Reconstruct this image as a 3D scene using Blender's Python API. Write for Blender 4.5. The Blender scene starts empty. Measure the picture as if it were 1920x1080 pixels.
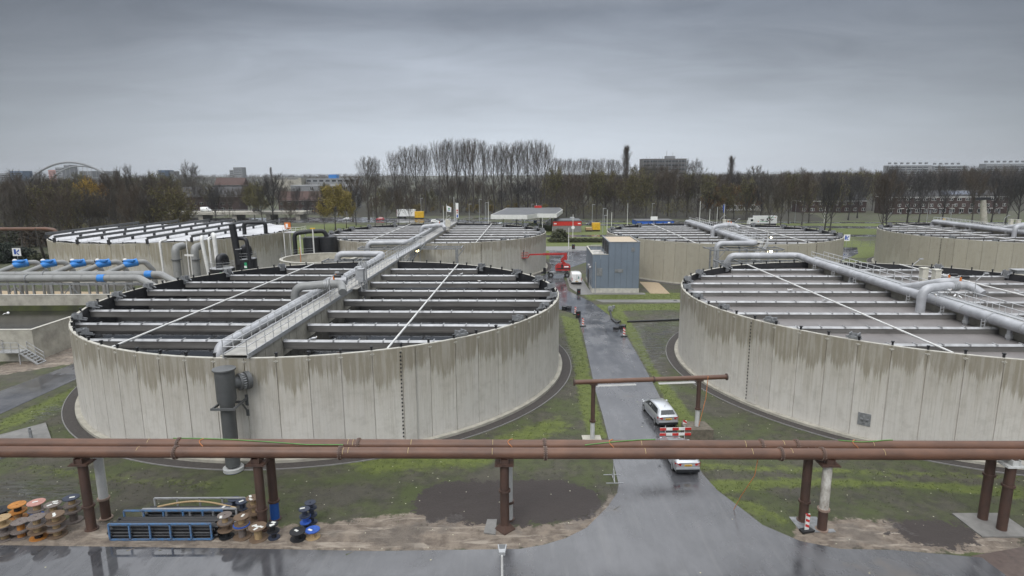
import bpy, math, random
import numpy as np
from mathutils import Vector, Matrix
R=random.Random(7)
SC=bpy.context.scene
COL=SC.collection
PI=math.pi
# ---------------------------------------------------------------- camera model (also used to read ground positions off the survey of the photo)
CF,CP,CR,CH=1141.4,math.radians(10.689),math.radians(.290),21.0
def _ray(x,y):
    u=(x-960)/CF; v=(y-540)/CF; c,s=math.cos(CR),math.sin(CR); u,v=c*u-s*v,s*u+c*v
    return u,math.cos(CP)-v*math.sin(CP),-math.sin(CP)-v*math.cos(CP)
def G(x,y,z=0.):
    d=_ray(x,y); t=(z-CH)/d[2]; return Vector((d[0]*t,d[1]*t,z))
def D(x,y,Y):
    d=_ray(x,y); t=Y/d[1]; return Vector((d[0]*t,Y,d[2]*t+CH))
# ---------------------------------------------------------------- materials
def mat(name,base,rough=.6,metal=0.,var=.18,scale=1.5,bump=0.,col2=None,mix=.5,spec=.5,detail=6,stretch=(1,1,1),bscale=None,coat=0.,emit=None,estr=0.):
    m=bpy.data.materials.new(name); m.use_nodes=True
    nt=m.node_tree; N=nt.nodes; L=nt.links; b=N['Principled BSDF']
    tc=N.new('ShaderNodeTexCoord'); mp=N.new('ShaderNodeMapping'); mp.inputs['Scale'].default_value=stretch
    L.new(tc.outputs['Object'],mp.inputs[0])
    n=N.new('ShaderNodeTexNoise'); n.inputs['Scale'].default_value=scale; n.inputs['Detail'].default_value=detail; n.inputs['Roughness'].default_value=.62
    L.new(mp.outputs[0],n.inputs['Vector'])
    r=N.new('ShaderNodeValToRGB')
    c2=col2 if col2 else tuple(c*(1-var*1.6) for c in base)
    c1=base if col2 else tuple(min(1,c*(1+var*.6)) for c in base)
    r.color_ramp.elements[0].position=max(0,mix-.22); r.color_ramp.elements[1].position=min(1,mix+.22)
    r.color_ramp.elements[0].color=(*c2,1); r.color_ramp.elements[1].color=(*c1,1)
    L.new(n.outputs[0],r.inputs[0]); L.new(r.outputs[0],b.inputs['Base Color'])
    b.inputs['Roughness'].default_value=rough; b.inputs['Metallic'].default_value=metal
    b.inputs['Specular IOR Level'].default_value=spec; b.inputs['Coat Weight'].default_value=coat
    if bump:
        bp=N.new('ShaderNodeBump'); bp.inputs['Strength'].default_value=bump; bp.inputs['Distance'].default_value=.05
        n2=N.new('ShaderNodeTexNoise'); n2.inputs['Scale'].default_value=bscale or scale*6; n2.inputs['Detail'].default_value=5
        L.new(mp.outputs[0],n2.inputs['Vector']); L.new(n2.outputs[0],bp.inputs['Height']); L.new(bp.outputs[0],b.inputs['Normal'])
    if emit:
        b.inputs['Emission Color'].default_value=(*emit,1); b.inputs['Emission Strength'].default_value=estr
    return m
class NB:
    """small node-graph helper"""
    def __init__(s,name):
        s.m=bpy.data.materials.new(name); s.m.use_nodes=True; s.nt=s.m.node_tree; s.b=s.nt.nodes['Principled BSDF']
    def lk(s,o,i):
        if isinstance(o,(int,float)): i.default_value=o
        elif isinstance(o,tuple): i.default_value=(*o,1) if len(i.default_value)==4 and len(o)==3 else o
        else: s.nt.links.new(o,i)
    def ma(s,op,a,b=0.,c=None,clamp=False):
        n=s.nt.nodes.new('ShaderNodeMath'); n.operation=op; n.use_clamp=clamp
        s.lk(a,n.inputs[0]); s.lk(b,n.inputs[1])
        if c is not None: s.lk(c,n.inputs[2])
        return n.outputs[0]
    def mix(s,f,a,b,bt='MIX'):
        n=s.nt.nodes.new('ShaderNodeMix'); n.data_type='RGBA'; n.blend_type=bt
        s.lk(f,n.inputs[0]); s.lk(a,n.inputs[6]); s.lk(b,n.inputs[7]); return n.outputs[2]
    def coord(s,w='Object'): return s.nt.nodes.new('ShaderNodeTexCoord').outputs[w]
    def sep(s,v):
        n=s.nt.nodes.new('ShaderNodeSeparateXYZ'); s.lk(v,n.inputs[0]); return n.outputs
    def comb(s,x,y,z):
        n=s.nt.nodes.new('ShaderNodeCombineXYZ'); s.lk(x,n.inputs[0]); s.lk(y,n.inputs[1]); s.lk(z,n.inputs[2]); return n.outputs[0]
    def noise(s,v,scale,detail=5,rough=.6,dist=0.):
        n=s.nt.nodes.new('ShaderNodeTexNoise'); s.lk(v,n.inputs['Vector']); n.inputs['Scale'].default_value=scale
        n.inputs['Detail'].default_value=detail; n.inputs['Roughness'].default_value=rough; n.inputs['Distortion'].default_value=dist; return n.outputs[0]
    def step(s,x,lo,hi):
        n=s.nt.nodes.new('ShaderNodeMapRange'); n.interpolation_type='SMOOTHSTEP'; s.lk(x,n.inputs[0])
        s.lk(lo,n.inputs[1]); s.lk(hi,n.inputs[2]); n.inputs[3].default_value=0; n.inputs[4].default_value=1; return n.outputs[0]
    def scale(s,v,k):
        n=s.nt.nodes.new('ShaderNodeMapping'); s.lk(v,n.inputs[0]); n.inputs['Scale'].default_value=k; return n.outputs[0]
    def attr(s,a):
        n=s.nt.nodes.new('ShaderNodeAttribute'); n.attribute_name=a; return n.outputs
    def bump(s,h,st=.3,d=.05):
        n=s.nt.nodes.new('ShaderNodeBump'); n.inputs['Strength'].default_value=st; n.inputs['Distance'].default_value=d
        s.lk(h,n.inputs['Height']); s.nt.links.new(n.outputs[0],s.b.inputs['Normal'])
    def set(s,k,v): s.lk(v,s.b.inputs[k])
TR,TH=24.54,7.95      # tank radius, wall height
NP=68                 # precast panels round a tank
def wall_mat(name,depth,light=(.575,.555,.515),khaki=(.27,.245,.19),amt=1.,sk=1.):
    q=NB(name); p=q.coord(); x,y,z=q.sep(p)
    u=q.ma('MULTIPLY',q.ma('ARCTAN2',y,x),TR)
    pi_=q.ma('DIVIDE',u,2*PI*TR/NP); pf=q.ma('FRACT',pi_); pid=q.ma('FLOOR',pi_)
    wn=q.nt.nodes.new('ShaderNodeTexWhiteNoise'); wn.noise_dimensions='1D'; q.lk(pid,wn.inputs['W'])
    big=q.noise(q.comb(u,0.,0.),.16,2)
    st=q.noise(q.comb(q.ma('MULTIPLY',u,2.6),q.ma('MULTIPLY',z,.16),3.),1.,5,.7)
    st2=q.noise(q.comb(q.ma('MULTIPLY',u,9.),q.ma('MULTIPLY',z,.22),9.),1.,4,.7)
    # less run-off beside a joint, more in the middle of the panel
    arch=q.ma('MULTIPLY',q.ma('SINE',q.ma('MULTIPLY',pf,PI)),.42)
    d=q.ma('ADD',q.ma('MULTIPLY',big,1.6),q.ma('MULTIPLY',st,2.0))
    d=q.ma('ADD',d,q.ma('MULTIPLY',q.ma('SUBTRACT',wn.outputs[0],.5),.75)); d=q.ma('ADD',d,arch); d=q.ma('ADD',d,q.ma('MULTIPLY',st2,1.15))
    d=q.ma('MULTIPLY',q.ma('SUBTRACT',d,1.5),depth)
    lim=q.ma('SUBTRACT',TH,d)
    m=q.step(q.ma('SUBTRACT',z,lim),-.5,.26)
    m=q.ma('MULTIPLY',m,amt)
    fade=q.step(q.ma('ADD',z,q.ma('MULTIPLY',st,2.)),1.0,8.4)   # pale grime thinning out downwards
    c=q.mix(q.ma('MULTIPLY',fade,.38),light,tuple(k*1.25 for k in khaki))
    m2=q.step(q.ma('ADD',q.ma('SUBTRACT',z,q.ma('SUBTRACT',lim,1.6)),q.ma('MULTIPLY',q.ma('SUBTRACT',st2,.5),5.)),-1.6,1.2)
    c=q.mix(q.ma('MULTIPLY',m2,.28),c,tuple(k*1.15 for k in khaki))
    c=q.mix(m,c,khaki)
    c=q.mix(q.ma('MULTIPLY',q.step(st2,.48,.70),.30*sk),c,(.26,.245,.205)); c=q.mix(q.ma('MULTIPLY',q.step(st,.56,.42),.22*sk),c,(.62,.61,.58))
    dirt=q.noise(p,1.1,6,.65); c=q.mix(q.ma('MULTIPLY',q.step(dirt,.45,.75),.25),c,(.20,.185,.15))
    pan=q.ma('ADD',.93,q.ma('MULTIPLY',wn.outputs[0],.12))
    c=q.mix(1.,c,q.comb(pan,pan,pan),'MULTIPLY')
    fine=q.ma('ADD',.90,q.ma('MULTIPLY',q.noise(p,14.,4),.2)); c=q.mix(1.,c,q.comb(fine,fine,fine),'MULTIPLY')
    foot=q.step(q.ma('ADD',z,q.ma('MULTIPLY',st,.7)),.85,.35); c=q.mix(q.ma('MULTIPLY',foot,.35),c,(.22,.20,.16))
    q.set('Base Color',c); q.set('Roughness',.82); q.bump(q.noise(p,9.,5),.12)
    return q.m
M={}
M['wallA']=wall_mat('weathered_concrete_a',1.75)
M['wallB']=wall_mat('weathered_concrete_b',1.75)
M['wallC']=wall_mat('weathered_concrete_c',1.35,(.44,.43,.39))
M['wallD']=wall_mat('weathered_concrete_d',8.,(.40,.375,.30),(.36,.335,.265),1.,.2)
M['wallE']=wall_mat('weathered_concrete_e',6.,(.44,.42,.35),(.37,.345,.275),1.,.3)
M['wallF']=wall_mat('weathered_concrete_f',3.0,(.46,.45,.41),(.30,.275,.205))
M['concrete']=mat('concrete',(.42,.40,.34),.85,var=.25,scale=.8,bump=.1)
M['coping']=mat('coping',(.50,.485,.43),.75,var=.2,scale=2)
M['stainless']=mat('stainless_channel',(.23,.225,.215),.45,.3,scale=.7,col2=(.11,.102,.094),mix=.5,stretch=(.25,1,1.5))
M['cover']=mat('stainless_cover',(.44,.445,.45),.38,.4,var=.25,scale=.9)
M['liner']=mat('black_liner',(.012,.013,.017),.5,var=.4,scale=2,col2=(.03,.03,.032))
M['black']=mat('black_plastic',(.018,.019,.022),.45,var=.3)
M['galv']=mat('galvanised_steel',(.43,.44,.45),.5,.3,var=.15,scale=3)
M['galvdark']=mat('dull_steel',(.27,.28,.29),.55,.3,var=.25,scale=3)
M['rail']=mat('railing_steel',(.60,.61,.62),.5,.2,var=.1); M['clad']=mat('pipe_cladding',(.43,.44,.46),.5,.2,var=.2,scale=.7)
M['pipegrey']=mat('grey_pipe',(.25,.255,.25),.45,var=.12,scale=1)
M['towergrey']=mat('dark_grey_paint',(.115,.12,.122),.5,var=.15,scale=1.2)
M['white']=mat('white_paint',(.70,.70,.68),.5,var=.1)
M['floor_grate']=mat('deck_plate',(.40,.39,.36),.6,var=.25,scale=1.2)
M['bluev']=mat('blue_valve_paint',(.03,.22,.62),.4,var=.15)
M['blueframe']=mat('blue_steel_paint',(.065,.17,.34),.6,scale=5,col2=(.12,.10,.085),mix=.40)
M['bluedrum']=mat('blue_drum',(.03,.10,.42),.6,var=.25,scale=4)
M['navydrum']=mat('slate_blue_drum',(.035,.045,.075),.6,var=.3,scale=4)
M['blackdrum']=mat('black_drum',(.016,.017,.02),.6,var=.3,scale=4)
M['wood']=mat('weathered_wood',(.20,.135,.085),.8,scale=5,col2=(.10,.07,.05),stretch=(1,6,1))
M['palewood']=mat('pale_wood',(.42,.30,.16),.75,var=.25,scale=5,stretch=(5,5,.6))
M['greywood']=mat('grey_wood',(.19,.16,.145),.85,var=.3,scale=5,stretch=(1,6,1))
M['orangewood']=mat('orange_wood',(.50,.21,.045),.7,var=.25,scale=5)
M['pinkwood']=mat('pink_wood',(.50,.26,.22),.75,var=.2,scale=5)
M['tag']=mat('paper_tag',(.75,.76,.72),.7)
M['greentag']=mat('green_tag',(.25,.62,.20),.7)
M['rust']=mat('rusty_pipe',(.158,.078,.047),.5,.0,scale=1.1,col2=(.078,.042,.029),stretch=(.5,1.,1.),bump=.05)
M['rustpost']=mat('rusty_post',(.098,.054,.039),.6,.0,scale=1.2,col2=(.048,.030,.024),stretch=(1,1,.5),bump=.05)
M['bolt']=mat('rust_bolt',(.26,.19,.15),.6)
M['chalk']=mat('chalk_mark',(.62,.50,.24),.8)
M['rope']=mat('orange_rope',(.62,.24,.09),.8)
M['greenhose']=mat('green_hose',(.10,.27,.06),.5)
M['peel']=mat('peeling_white_paint',(.60,.59,.54),.65,scale=2.6,col2=(.10,.055,.03),mix=.43,stretch=(1,1,.6))
M['greypost']=mat('pale_grey_paint',(.50,.51,.50),.6,var=.15,scale=1.2)
M['bluebase']=mat('blue_post_paint',(.02,.10,.38),.5,var=.2)
M['red']=mat('red_machine_paint',(.42,.028,.025),.45,var=.3,scale=3,coat=.1)
M['redwhite_r']=mat('sign_red',(.55,.035,.03),.5); M['redwhite_w']=mat('sign_white',(.80,.80,.78),.5)
M['rubber']=mat('rubber',(.02,.02,.021),.75,var=.3)
M['glass']=mat('dark_glass',(.02,.025,.03),.06,spec=.8)
M['silver']=mat('silver_car_paint',(.56,.58,.60),.28,.6,var=.04,coat=.5)
M['carwhite']=mat('white_car_paint',(.80,.81,.80),.3,var=.05,coat=.4)
M['carred']=mat('red_car_paint',(.45,.02,.03),.3,coat=.4)
M['cardark']=mat('dark_blue_car_paint',(.04,.05,.075),.3,coat=.4)
M['carblue']=mat('light_blue_car_paint',(.30,.38,.44),.3,coat=.4)
M['taillight']=mat('tail_light_red',(.45,.02,.02),.2)
M['plate']=mat('yellow_plate',(.75,.45,.04),.5)
M['ink']=mat('black_ink',(.015,.015,.015),.6)
M['headl']=mat('lamp_lens',(.75,.77,.80),.1)
M['hub']=mat('alloy_rim',(.45,.46,.47),.35,.6)
M['bluewall']=mat('blue_grey_cladding',(.155,.19,.235),.5,var=.08,scale=.35)
M['pebble']=mat('pebble_roof',(.55,.46,.34),.9,scale=6,col2=(.38,.31,.23))
M['roofpale']=mat('pale_roof',(.52,.50,.46),.8,var=.2)
M['roofdark']=mat('bitumen_roof',(.045,.048,.052),.45,scale=.35,col2=(.10,.105,.11))
M['brick']=mat('red_brick',(.062,.038,.033),.85,var=.3,scale=1.5)
M['brickred']=mat('bright_red_tile',(.085,.05,.042),.8,var=.25)
M['slate']=mat('dark_roof_tiles',(.045,.044,.047),.6,var=.3,scale=.6)
M['greybrick']=mat('grey_block',(.22,.215,.21),.8,var=.15)
M['shopred']=mat('red_fascia',(.55,.03,.02),.45); M['shopblue']=mat('blue_fascia',(.015,.11,.50),.45)
M['yellow']=mat('yellow_box',(.70,.42,.02),.55)
M['farwall']=mat('far_concrete',(.27,.28,.29),.8); M['flatgrey']=mat('dim_flat_wall',(.17,.165,.16),.8); M['block']=mat('weathered_block',(.15,.13,.10),.85,var=.3,scale=3); M['farblue']=mat('far_blue_cladding',(.09,.14,.22),.6)
M['solar']=mat('solar_panel',(.08,.10,.14),.15,spec=.8)
M['lit']=mat('lit_lamp',(1,.9,.6),.5,emit=(1,.83,.45),estr=14.)
M['bark']=mat('tree_bark',(.075,.067,.058),.9,var=.3,scale=2)
M['barkdark']=mat('dark_bark',(.042,.038,.035),.9,var=.3,scale=2)
M['twig']=mat('bare_twigs',(.080,.068,.052),.9,var=.25,scale=.25)
M['twigbrown']=mat('brown_twigs',(.082,.062,.042),.9,var=.25,scale=.25)
M['twigdark']=mat('dark_twigs',(.055,.050,.047),.9,var=.3,scale=.25)
M['leafolive']=mat('olive_leaves',(.16,.145,.045),.8,var=.4,scale=.4)
M['leafyellow']=mat('yellow_leaves',(.34,.26,.045),.8,scale=.35,col2=(.19,.16,.045))
M['leaforange']=mat('orange_leaves',(.26,.135,.03),.8,scale=.25,col2=(.11,.068,.035))
M['leafgold']=mat('golden_leaves',(.42,.27,.03),.8,var=.35,scale=.4)
M['needle']=mat('evergreen_needles',(.028,.042,.026),.8,var=.5,scale=.5)
M['hedge']=mat('hedge_leaves',(.075,.085,.035),.85,scale=.6,col2=(.04,.042,.025))
M['skin']=mat('skin',(.45,.27,.2),.6); M['coat']=mat('dark_coat',(.03,.032,.04),.8)
M['gull']=mat('white_feathers',(.82,.82,.82),.8); M['gullgrey']=mat('grey_feathers',(.40,.42,.45),.8); M['beak']=mat('yellow_beak',(.6,.35,.05),.5)
M['teal']=mat('teal_mark',(.02,.20,.18),.5); M['signgreen']=mat('green_mark',(.03,.35,.15),.5); M['signblue']=mat('blue_mark',(.03,.10,.45),.5)
M['orange']=mat('orange_paint',(.70,.20,.03),.5); M['beige']=mat('beige_cabinet',(.62,.60,.52),.5)
M['gravelpath']=mat('pale_gravel',(.42,.33,.22),.95,scale=3,col2=(.30,.235,.155))
M['gravelring']=mat('dark_gravel',(.075,.066,.060),.9,scale=5,col2=(.04,.036,.034),bump=.3)
M['paving']=mat('wet_grey_paving',(.20,.195,.185),.5,var=.2,scale=1.5)
M['brickpave']=mat('brown_brick_paving',(.105,.078,.068),.45,var=.25,scale=3)
M['fabric']=mat('white_cover_sheet',(.55,.555,.57),.6,var=.15,scale=.3)
M['whiteboard']=mat('white_board',(.82,.82,.82),.5,var=.03)
# ---------------------------------------------------------------- mesh builder
class MB:
    def __init__(s,M0=None): s.v=[]; s.f=[]; s.mi=[]; s.sm=[]; s.X=M0 or Matrix.Identity(4); s.mat=0
    def add(s,vs,fs,smooth=False):
        n=len(s.v); X=s.X; s.v+=[tuple(X@Vector(p)) for p in vs]
        s.f+=[tuple(n+i for i in f) for f in fs]; s.mi+=[s.mat]*len(fs); s.sm+=[smooth]*len(fs); return s
    def box(s,x0,x1,y0,y1,z0,z1):
        return s.add([(x,y,z) for z in (z0,z1) for y in (y0,y1) for x in (x0,x1)],[(0,2,3,1),(4,5,7,6),(0,1,5,4),(2,6,7,3),(0,4,6,2),(1,3,7,5)])
    def bar(s,a,b,w,h=None,up=(0,0,1)):
        a=Vector(a); b=Vector(b); h=h or w; d=(b-a); L=d.length; d.normalize(); u=Vector(up)
        if abs(d.dot(u))>.98: u=Vector((1,0,0))
        x=d.cross(u).normalized(); u=x.cross(d)
        vs=[p+x*(w/2*i)+u*(h/2*j) for p in (a,b) for i,j in ((-1,-1),(1,-1),(1,1),(-1,1))]
        return s.add(vs,[(3,2,1,0),(4,5,6,7),(0,1,5,4),(1,2,6,5),(2,3,7,6),(3,0,4,7)])
    def tube(s,pts,r,n=8,caps=True,smooth=True):
        pts=[Vector(p) for p in pts]; rs=r if isinstance(r,(list,tuple)) else [r]*len(pts)
        T=[]
        for i in range(len(pts)):
            a=pts[max(0,i-1)]; b=pts[min(len(pts)-1,i+1)]; T.append((b-a).normalized())
        up=Vector((0,0,1)) if abs(T[0].z)<.9 else Vector((1,0,0))
        x=T[0].cross(up).normalized(); vs=[]; fs=[]
        for i,(p,t) in enumerate(zip(pts,T)):
            x=(x-t*x.dot(t)).normalized(); y=t.cross(x)
            vs+=[p+(x*math.cos(k*2*PI/n)+y*math.sin(k*2*PI/n))*rs[i] for k in range(n)]
        for i in range(len(pts)-1):
            for k in range(n):
                fs.append((i*n+k,i*n+(k+1)%n,(i+1)*n+(k+1)%n,(i+1)*n+k))
        s.add(vs,fs,smooth)
        if caps:
            s.add(vs[:n],[tuple(range(n))[::-1]]); s.add(vs[-n:],[tuple(range(n))])
        return s
    def lathe(s,prof,c=(0,0,0),n=24,smooth=True,axis=None):
        X=s.X; s.X=X@Matrix.Translation(c)@(axis or Matrix.Identity(4))
        vs=[];fs=[]
        for r,z in prof: vs+=[(r*math.cos(k*2*PI/n),r*math.sin(k*2*PI/n),z) for k in range(n)]
        for i in range(len(prof)-1):
            for k in range(n): fs.append((i*n+k,i*n+(k+1)%n,(i+1)*n+(k+1)%n,(i+1)*n+k))
        s.add(vs,fs,smooth); s.X=X; return s
    def cyl(s,c,r,z0,z1,n=20,r2=None):
        r2=r if r2 is None else r2
        vs=[(c[0]+q*math.cos(k*2*PI/n),c[1]+q*math.sin(k*2*PI/n),z) for q,z in ((r,z0),(r2,z1)) for k in range(n)]
        s.add(vs,[(k,(k+1)%n,n+(k+1)%n,n+k) for k in range(n)],True)
        s.add(vs[:n],[tuple(range(n))[::-1]]); s.add(vs[n:],[tuple(range(n))]); return s
    def prism(s,poly,z0,z1):
        n=len(poly)
        a=sum(poly[i][0]*poly[(i+1)%n][1]-poly[(i+1)%n][0]*poly[i][1] for i in range(n))
        if a<0: poly=poly[::-1]
        vs=[(p[0],p[1],z) for z in (z0,z1) for p in poly]
        return s.add(vs,[tuple(range(n))[::-1],tuple(range(n,2*n))]+[(i,(i+1)%n,n+(i+1)%n,n+i) for i in range(n)])
    def ball(s,c,r,sx=1,sy=1,sz=1,n=10):
        pr=[(max(.001,r*math.sin(PI*i/(n//2+1))),-r*math.cos(PI*i/(n//2+1))) for i in range(n//2+2)]
        X=s.X; s.X=X@Matrix.Translation(c)@Matrix.Diagonal((sx,sy,sz,1)); s.lathe(pr,n=n); s.X=X; return s
    def mesh(s,name,mats):
        me=bpy.data.meshes.new(name); me.from_pydata(s.v,[],s.f)
        for m in (mats if isinstance(mats,(list,tuple)) else [mats]): me.materials.append(M[m] if isinstance(m,str) else m)
        me.polygons.foreach_set('material_index',s.mi); me.polygons.foreach_set('use_smooth',s.sm); me.update()
        return me
    def build(s,name,mats,parent=None,loc=None,label=None):
        o=bpy.data.objects.new(name,s.mesh(name,mats)); COL.objects.link(o)
        if parent: o.parent=parent
        if loc is not None: o.location=loc
        if label: o['label']=label
        return o
def tag(o,label,cat,group=None):
    o['label']=label; o['category']=cat
    if group: o['group']=group
    return o
def thing(name,label,cat,loc=(0,0,0),rz=0.,group=None):
    o=bpy.data.objects.new(name,None); COL.objects.link(o); o.location=loc; o.rotation_euler=(0,0,rz); o.empty_display_size=.2
    return tag(o,label,cat,group)
def setting(o,kind='structure'): o['kind']=kind; return o
KIDS={}
def copy_tree(o,parent=None):
    c=o.copy(); COL.objects.link(c)
    if parent: c.parent=parent
    for ch in KIDS.get(o.name) or [k for k in o.children]: copy_tree(ch,c)
    return c
def dup(o,loc,rz=0.,label=None,group=None,scale=None):
    c=copy_tree(o); c.location=loc; c.rotation_euler=(0,0,rz)
    if scale: c.scale=scale if isinstance(scale,tuple) else (scale,)*3
    if label: c['label']=label
    if group: c['group']=group
    return c
def inst(o,name,mesh,loc,rz=0.,parent=None):
    q=bpy.data.objects.new(name,mesh); COL.objects.link(q); q.parent=parent; q.location=loc; q.rotation_euler=(0,0,rz); return q
def fillet(pts,r,n=6):
    pts=[Vector(p) for p in pts]; out=[pts[0]]
    for i in range(1,len(pts)-1):
        a,b,c=pts[i-1],pts[i],pts[i+1]; d1=(a-b); d2=(c-b)
        ang=d1.angle(d2)
        t=min(r/max(.05,math.tan(ang/2)),d1.length*.49,d2.length*.49)
        p=b+d1.normalized()*t; q=b+d2.normalized()*t
        for k in range(n+1):
            s=k/n; out.append(p*(1-s)**2+b*2*s*(1-s)+q*s*s)
    out.append(pts[-1]); return out
def ordn(i): return ['first','second','third','fourth','fifth','sixth','seventh','eighth','ninth','tenth','eleventh','twelfth','thirteenth','fourteenth','fifteenth','sixteenth','seventeenth','eighteenth','nineteenth','twentieth'][i] if i<20 else ['twenty-first','twenty-second','twenty-third','twenty-fourth','twenty-fifth','twenty-sixth','twenty-seventh','twenty-eighth','twenty-ninth','thirtieth','thirty-first','thirty-second'][i-20]
# ---------------------------------------------------------------- camera, light, sky
cd=bpy.data.cameras.new('camera'); cam=bpy.data.objects.new('camera',cd); COL.objects.link(cam)
cd.sensor_width=36; cd.lens=36*CF/1920; cd.clip_end=12000; cd.clip_start=.1
cam.location=(0,0,CH)
cam.matrix_world=Matrix.Translation((0,0,CH))@Matrix.Rotation(PI/2-CP,4,'X')@Matrix.Rotation(-CR,4,'Z')
SC.camera=cam
SC.view_settings.view_transform='Standard'; SC.view_settings.look='None'; SC.view_settings.gamma=1; SC.view_settings.exposure=.16
SUN_EL,SUN_AZ=math.radians(48),math.radians(205)   # behind the camera, a little to the left
sl=bpy.data.lights.new('sun','SUN'); sl.energy=1.2; sl.angle=math.radians(28); sl.color=(1,.97,.93)
so=bpy.data.objects.new('sun',sl); COL.objects.link(so); so.location=(0,0,80)
sd=Vector((math.sin(SUN_AZ)*math.cos(SUN_EL),math.cos(SUN_AZ)*math.cos(SUN_EL),math.sin(SUN_EL)))
so.rotation_euler=sd.to_track_quat('Z','Y').to_euler()
W_=bpy.data.worlds.new('World'); SC.world=W_; W_.use_nodes=True
wt=W_.node_tree; wn=wt.nodes; wl=wt.links; bg=wn['Background']
class NW(NB):
    def __init__(s): s.nt=wt
q=NW(); sky=wn.new('ShaderNodeTexSky'); sky.sky_type='NISHITA'; sky.sun_disc=False; sky.sun_elevation=SUN_EL; sky.sun_rotation=SUN_AZ
gd=q.coord('Generated'); x,y,z=q.sep(gd)
zz=q.ma('ADD',q.ma('MAXIMUM',z,0.),.16)
cv=q.comb(q.ma('DIVIDE',x,zz),q.ma('DIVIDE',y,zz),0.)
n1=q.noise(q.scale(cv,(.5,.9,1)),.42,3,.5,1.2); n2=q.noise(q.scale(cv,(.9,1.5,1)),1.5,6,.6,.6)
cl=q.ma('ADD',q.ma('MULTIPLY',n1,.68),q.ma('MULTIPLY',n2,.32))
rp=wn.new('ShaderNodeValToRGB'); e=rp.color_ramp.elements
e[0].position=.0; e[0].color=(.58,.63,.695,1); e[1].position=1.; e[1].color=(2.0,2.05,2.12,1)
for p_,c_ in ((.05,(.54,.59,.66)),(.12,(.41,.445,.50)),(.235,(.215,.24,.283)),(.275,(.30,.325,.37)),(.36,(.95,.99,1.06)),(.55,(1.65,1.70,1.78))):
    k=e.new(p_); k.color=(*c_,1)
wl.new(z,rp.inputs[0])
amp=q.step(z,.0,.22)
mod=q.ma('ADD',1.,q.ma('MULTIPLY',q.ma('MULTIPLY',q.ma('SUBTRACT',cl,.5),2.1),q.ma('ADD',.12,q.ma('MULTIPLY',amp,.9))))
side=q.ma('SUBTRACT',1.06,q.ma('MULTIPLY',q.ma('MULTIPLY',x,x),1.2))   # sky colour darkened to both sides, imitating lens vignetting
mod=q.ma('MULTIPLY',mod,side)
mod=q.ma('MULTIPLY',mod,10.)
cc=q.mix(1.,rp.outputs[0],q.comb(mod,mod,mod),'MULTIPLY')
wl.new(q.mix(.06,cc,sky.outputs[0]),bg.inputs['Color']); bg.inputs['Strength'].default_value=.1
# ---------------------------------------------------------------- ground with grass, moss, sand, soil and wet patches
def poly_sd(P,X,Y):
    """signed distance (positive inside) of grid points to polygon P"""
    P=np.array([(p[0],p[1]) for p in P],float); ins=np.zeros(X.shape,bool); d=np.full(X.shape,1e9)
    for a,b in zip(P,np.roll(P,-1,0)):
        ex,ey=b-a; t=np.clip(((X-a[0])*ex+(Y-a[1])*ey)/(ex*ex+ey*ey+1e-9),0,1)
        d=np.minimum(d,np.hypot(X-a[0]-t*ex,Y-a[1]-t*ey))
        c=((a[1]>Y)!=(b[1]>Y))
        with np.errstate(divide='ignore',invalid='ignore'): ins^=c&(X<(b[0]-a[0])*(Y-a[1])/(b[1]-a[1])+a[0])
    return np.where(ins,d,-d)
def gp(*pts): return [tuple(G(*p)[:2]) for p in pts]
far=[75*1.25**k for k in range(1,20)]
xs=np.array([-f for f in far[::-1]]+list(np.arange(-75,75.01,.45))+far)
ys=np.array([-400,-150,-40,0]+list(np.arange(20,124,.45))+list(np.arange(124,300,3))+[300*1.22**k for k in range(1,16)])
GX,GY=np.meshgrid(xs,ys)
def soft(P,w): return np.clip(poly_sd(P,GX,GY)/w+.5,0,1)
moss=np.zeros(GX.shape); sand=moss.copy(); soil=moss.copy(); wet=moss.copy()
for w,v,P in ((1.2,1.,gp((1055,592),(1082,600),(1096,660),(1110,735),(1128,800),(1136,822),(1105,812),(1090,760),(1078,680),(1066,640))),
    (1.2,.9,gp((1092,552),(1140,549),(1275,549),(1275,563),(1110,563))),
    (1.2,1.,gp((1105,572),(1280,569),(1280,580),(1165,582),(1195,625),(1225,690),(1262,735),(1310,800),(1345,850),(1280,815),(1245,740),(1205,672),(1165,600))),
    (1.4,.8,gp((1316,902),(1480,897),(1700,903),(1920,915),(1920,935),(1700,912),(1480,912),(1350,925))),
    (1.4,.7,gp((1330,925),(1410,940),(1480,975),(1470,985),(1400,958),(1345,928))),
    (1.5,.65,gp((1290,868),(1410,872),(1600,880),(1920,892),(1920,899),(1600,888),(1310,880))),
    (1.5,.8,gp((0,812),(0,790),(150,722),(156,745),(60,785))),
    (2.,.6,gp((620,858),(850,845),(1050,778),(1075,800),(900,875),(690,890))),
    (2.,.45,gp((40,865),(250,890),(420,900),(420,920),(200,905),(30,885)))):
    moss=np.maximum(moss,v*soft(P,w))
moss=np.clip(moss*1.1,0,1)
moss=np.maximum(moss,1.*((GY>150)&(GY<199)&(GX>-70)&(GX<95)).astype(float)); moss=np.maximum(moss,.95*(((GY>=199)&(GY<262)&(GX>-22))).astype(float))
moss=np.maximum(moss,.9*soft([(-84,206),(-60,206),(-38,225),(-38,244),(-57,250),(-75,262),(-84,245)],6.))
moss=np.maximum(moss,1.*soft([(70,128),(95,150),(80,150),(66,136)],3.))
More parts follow.
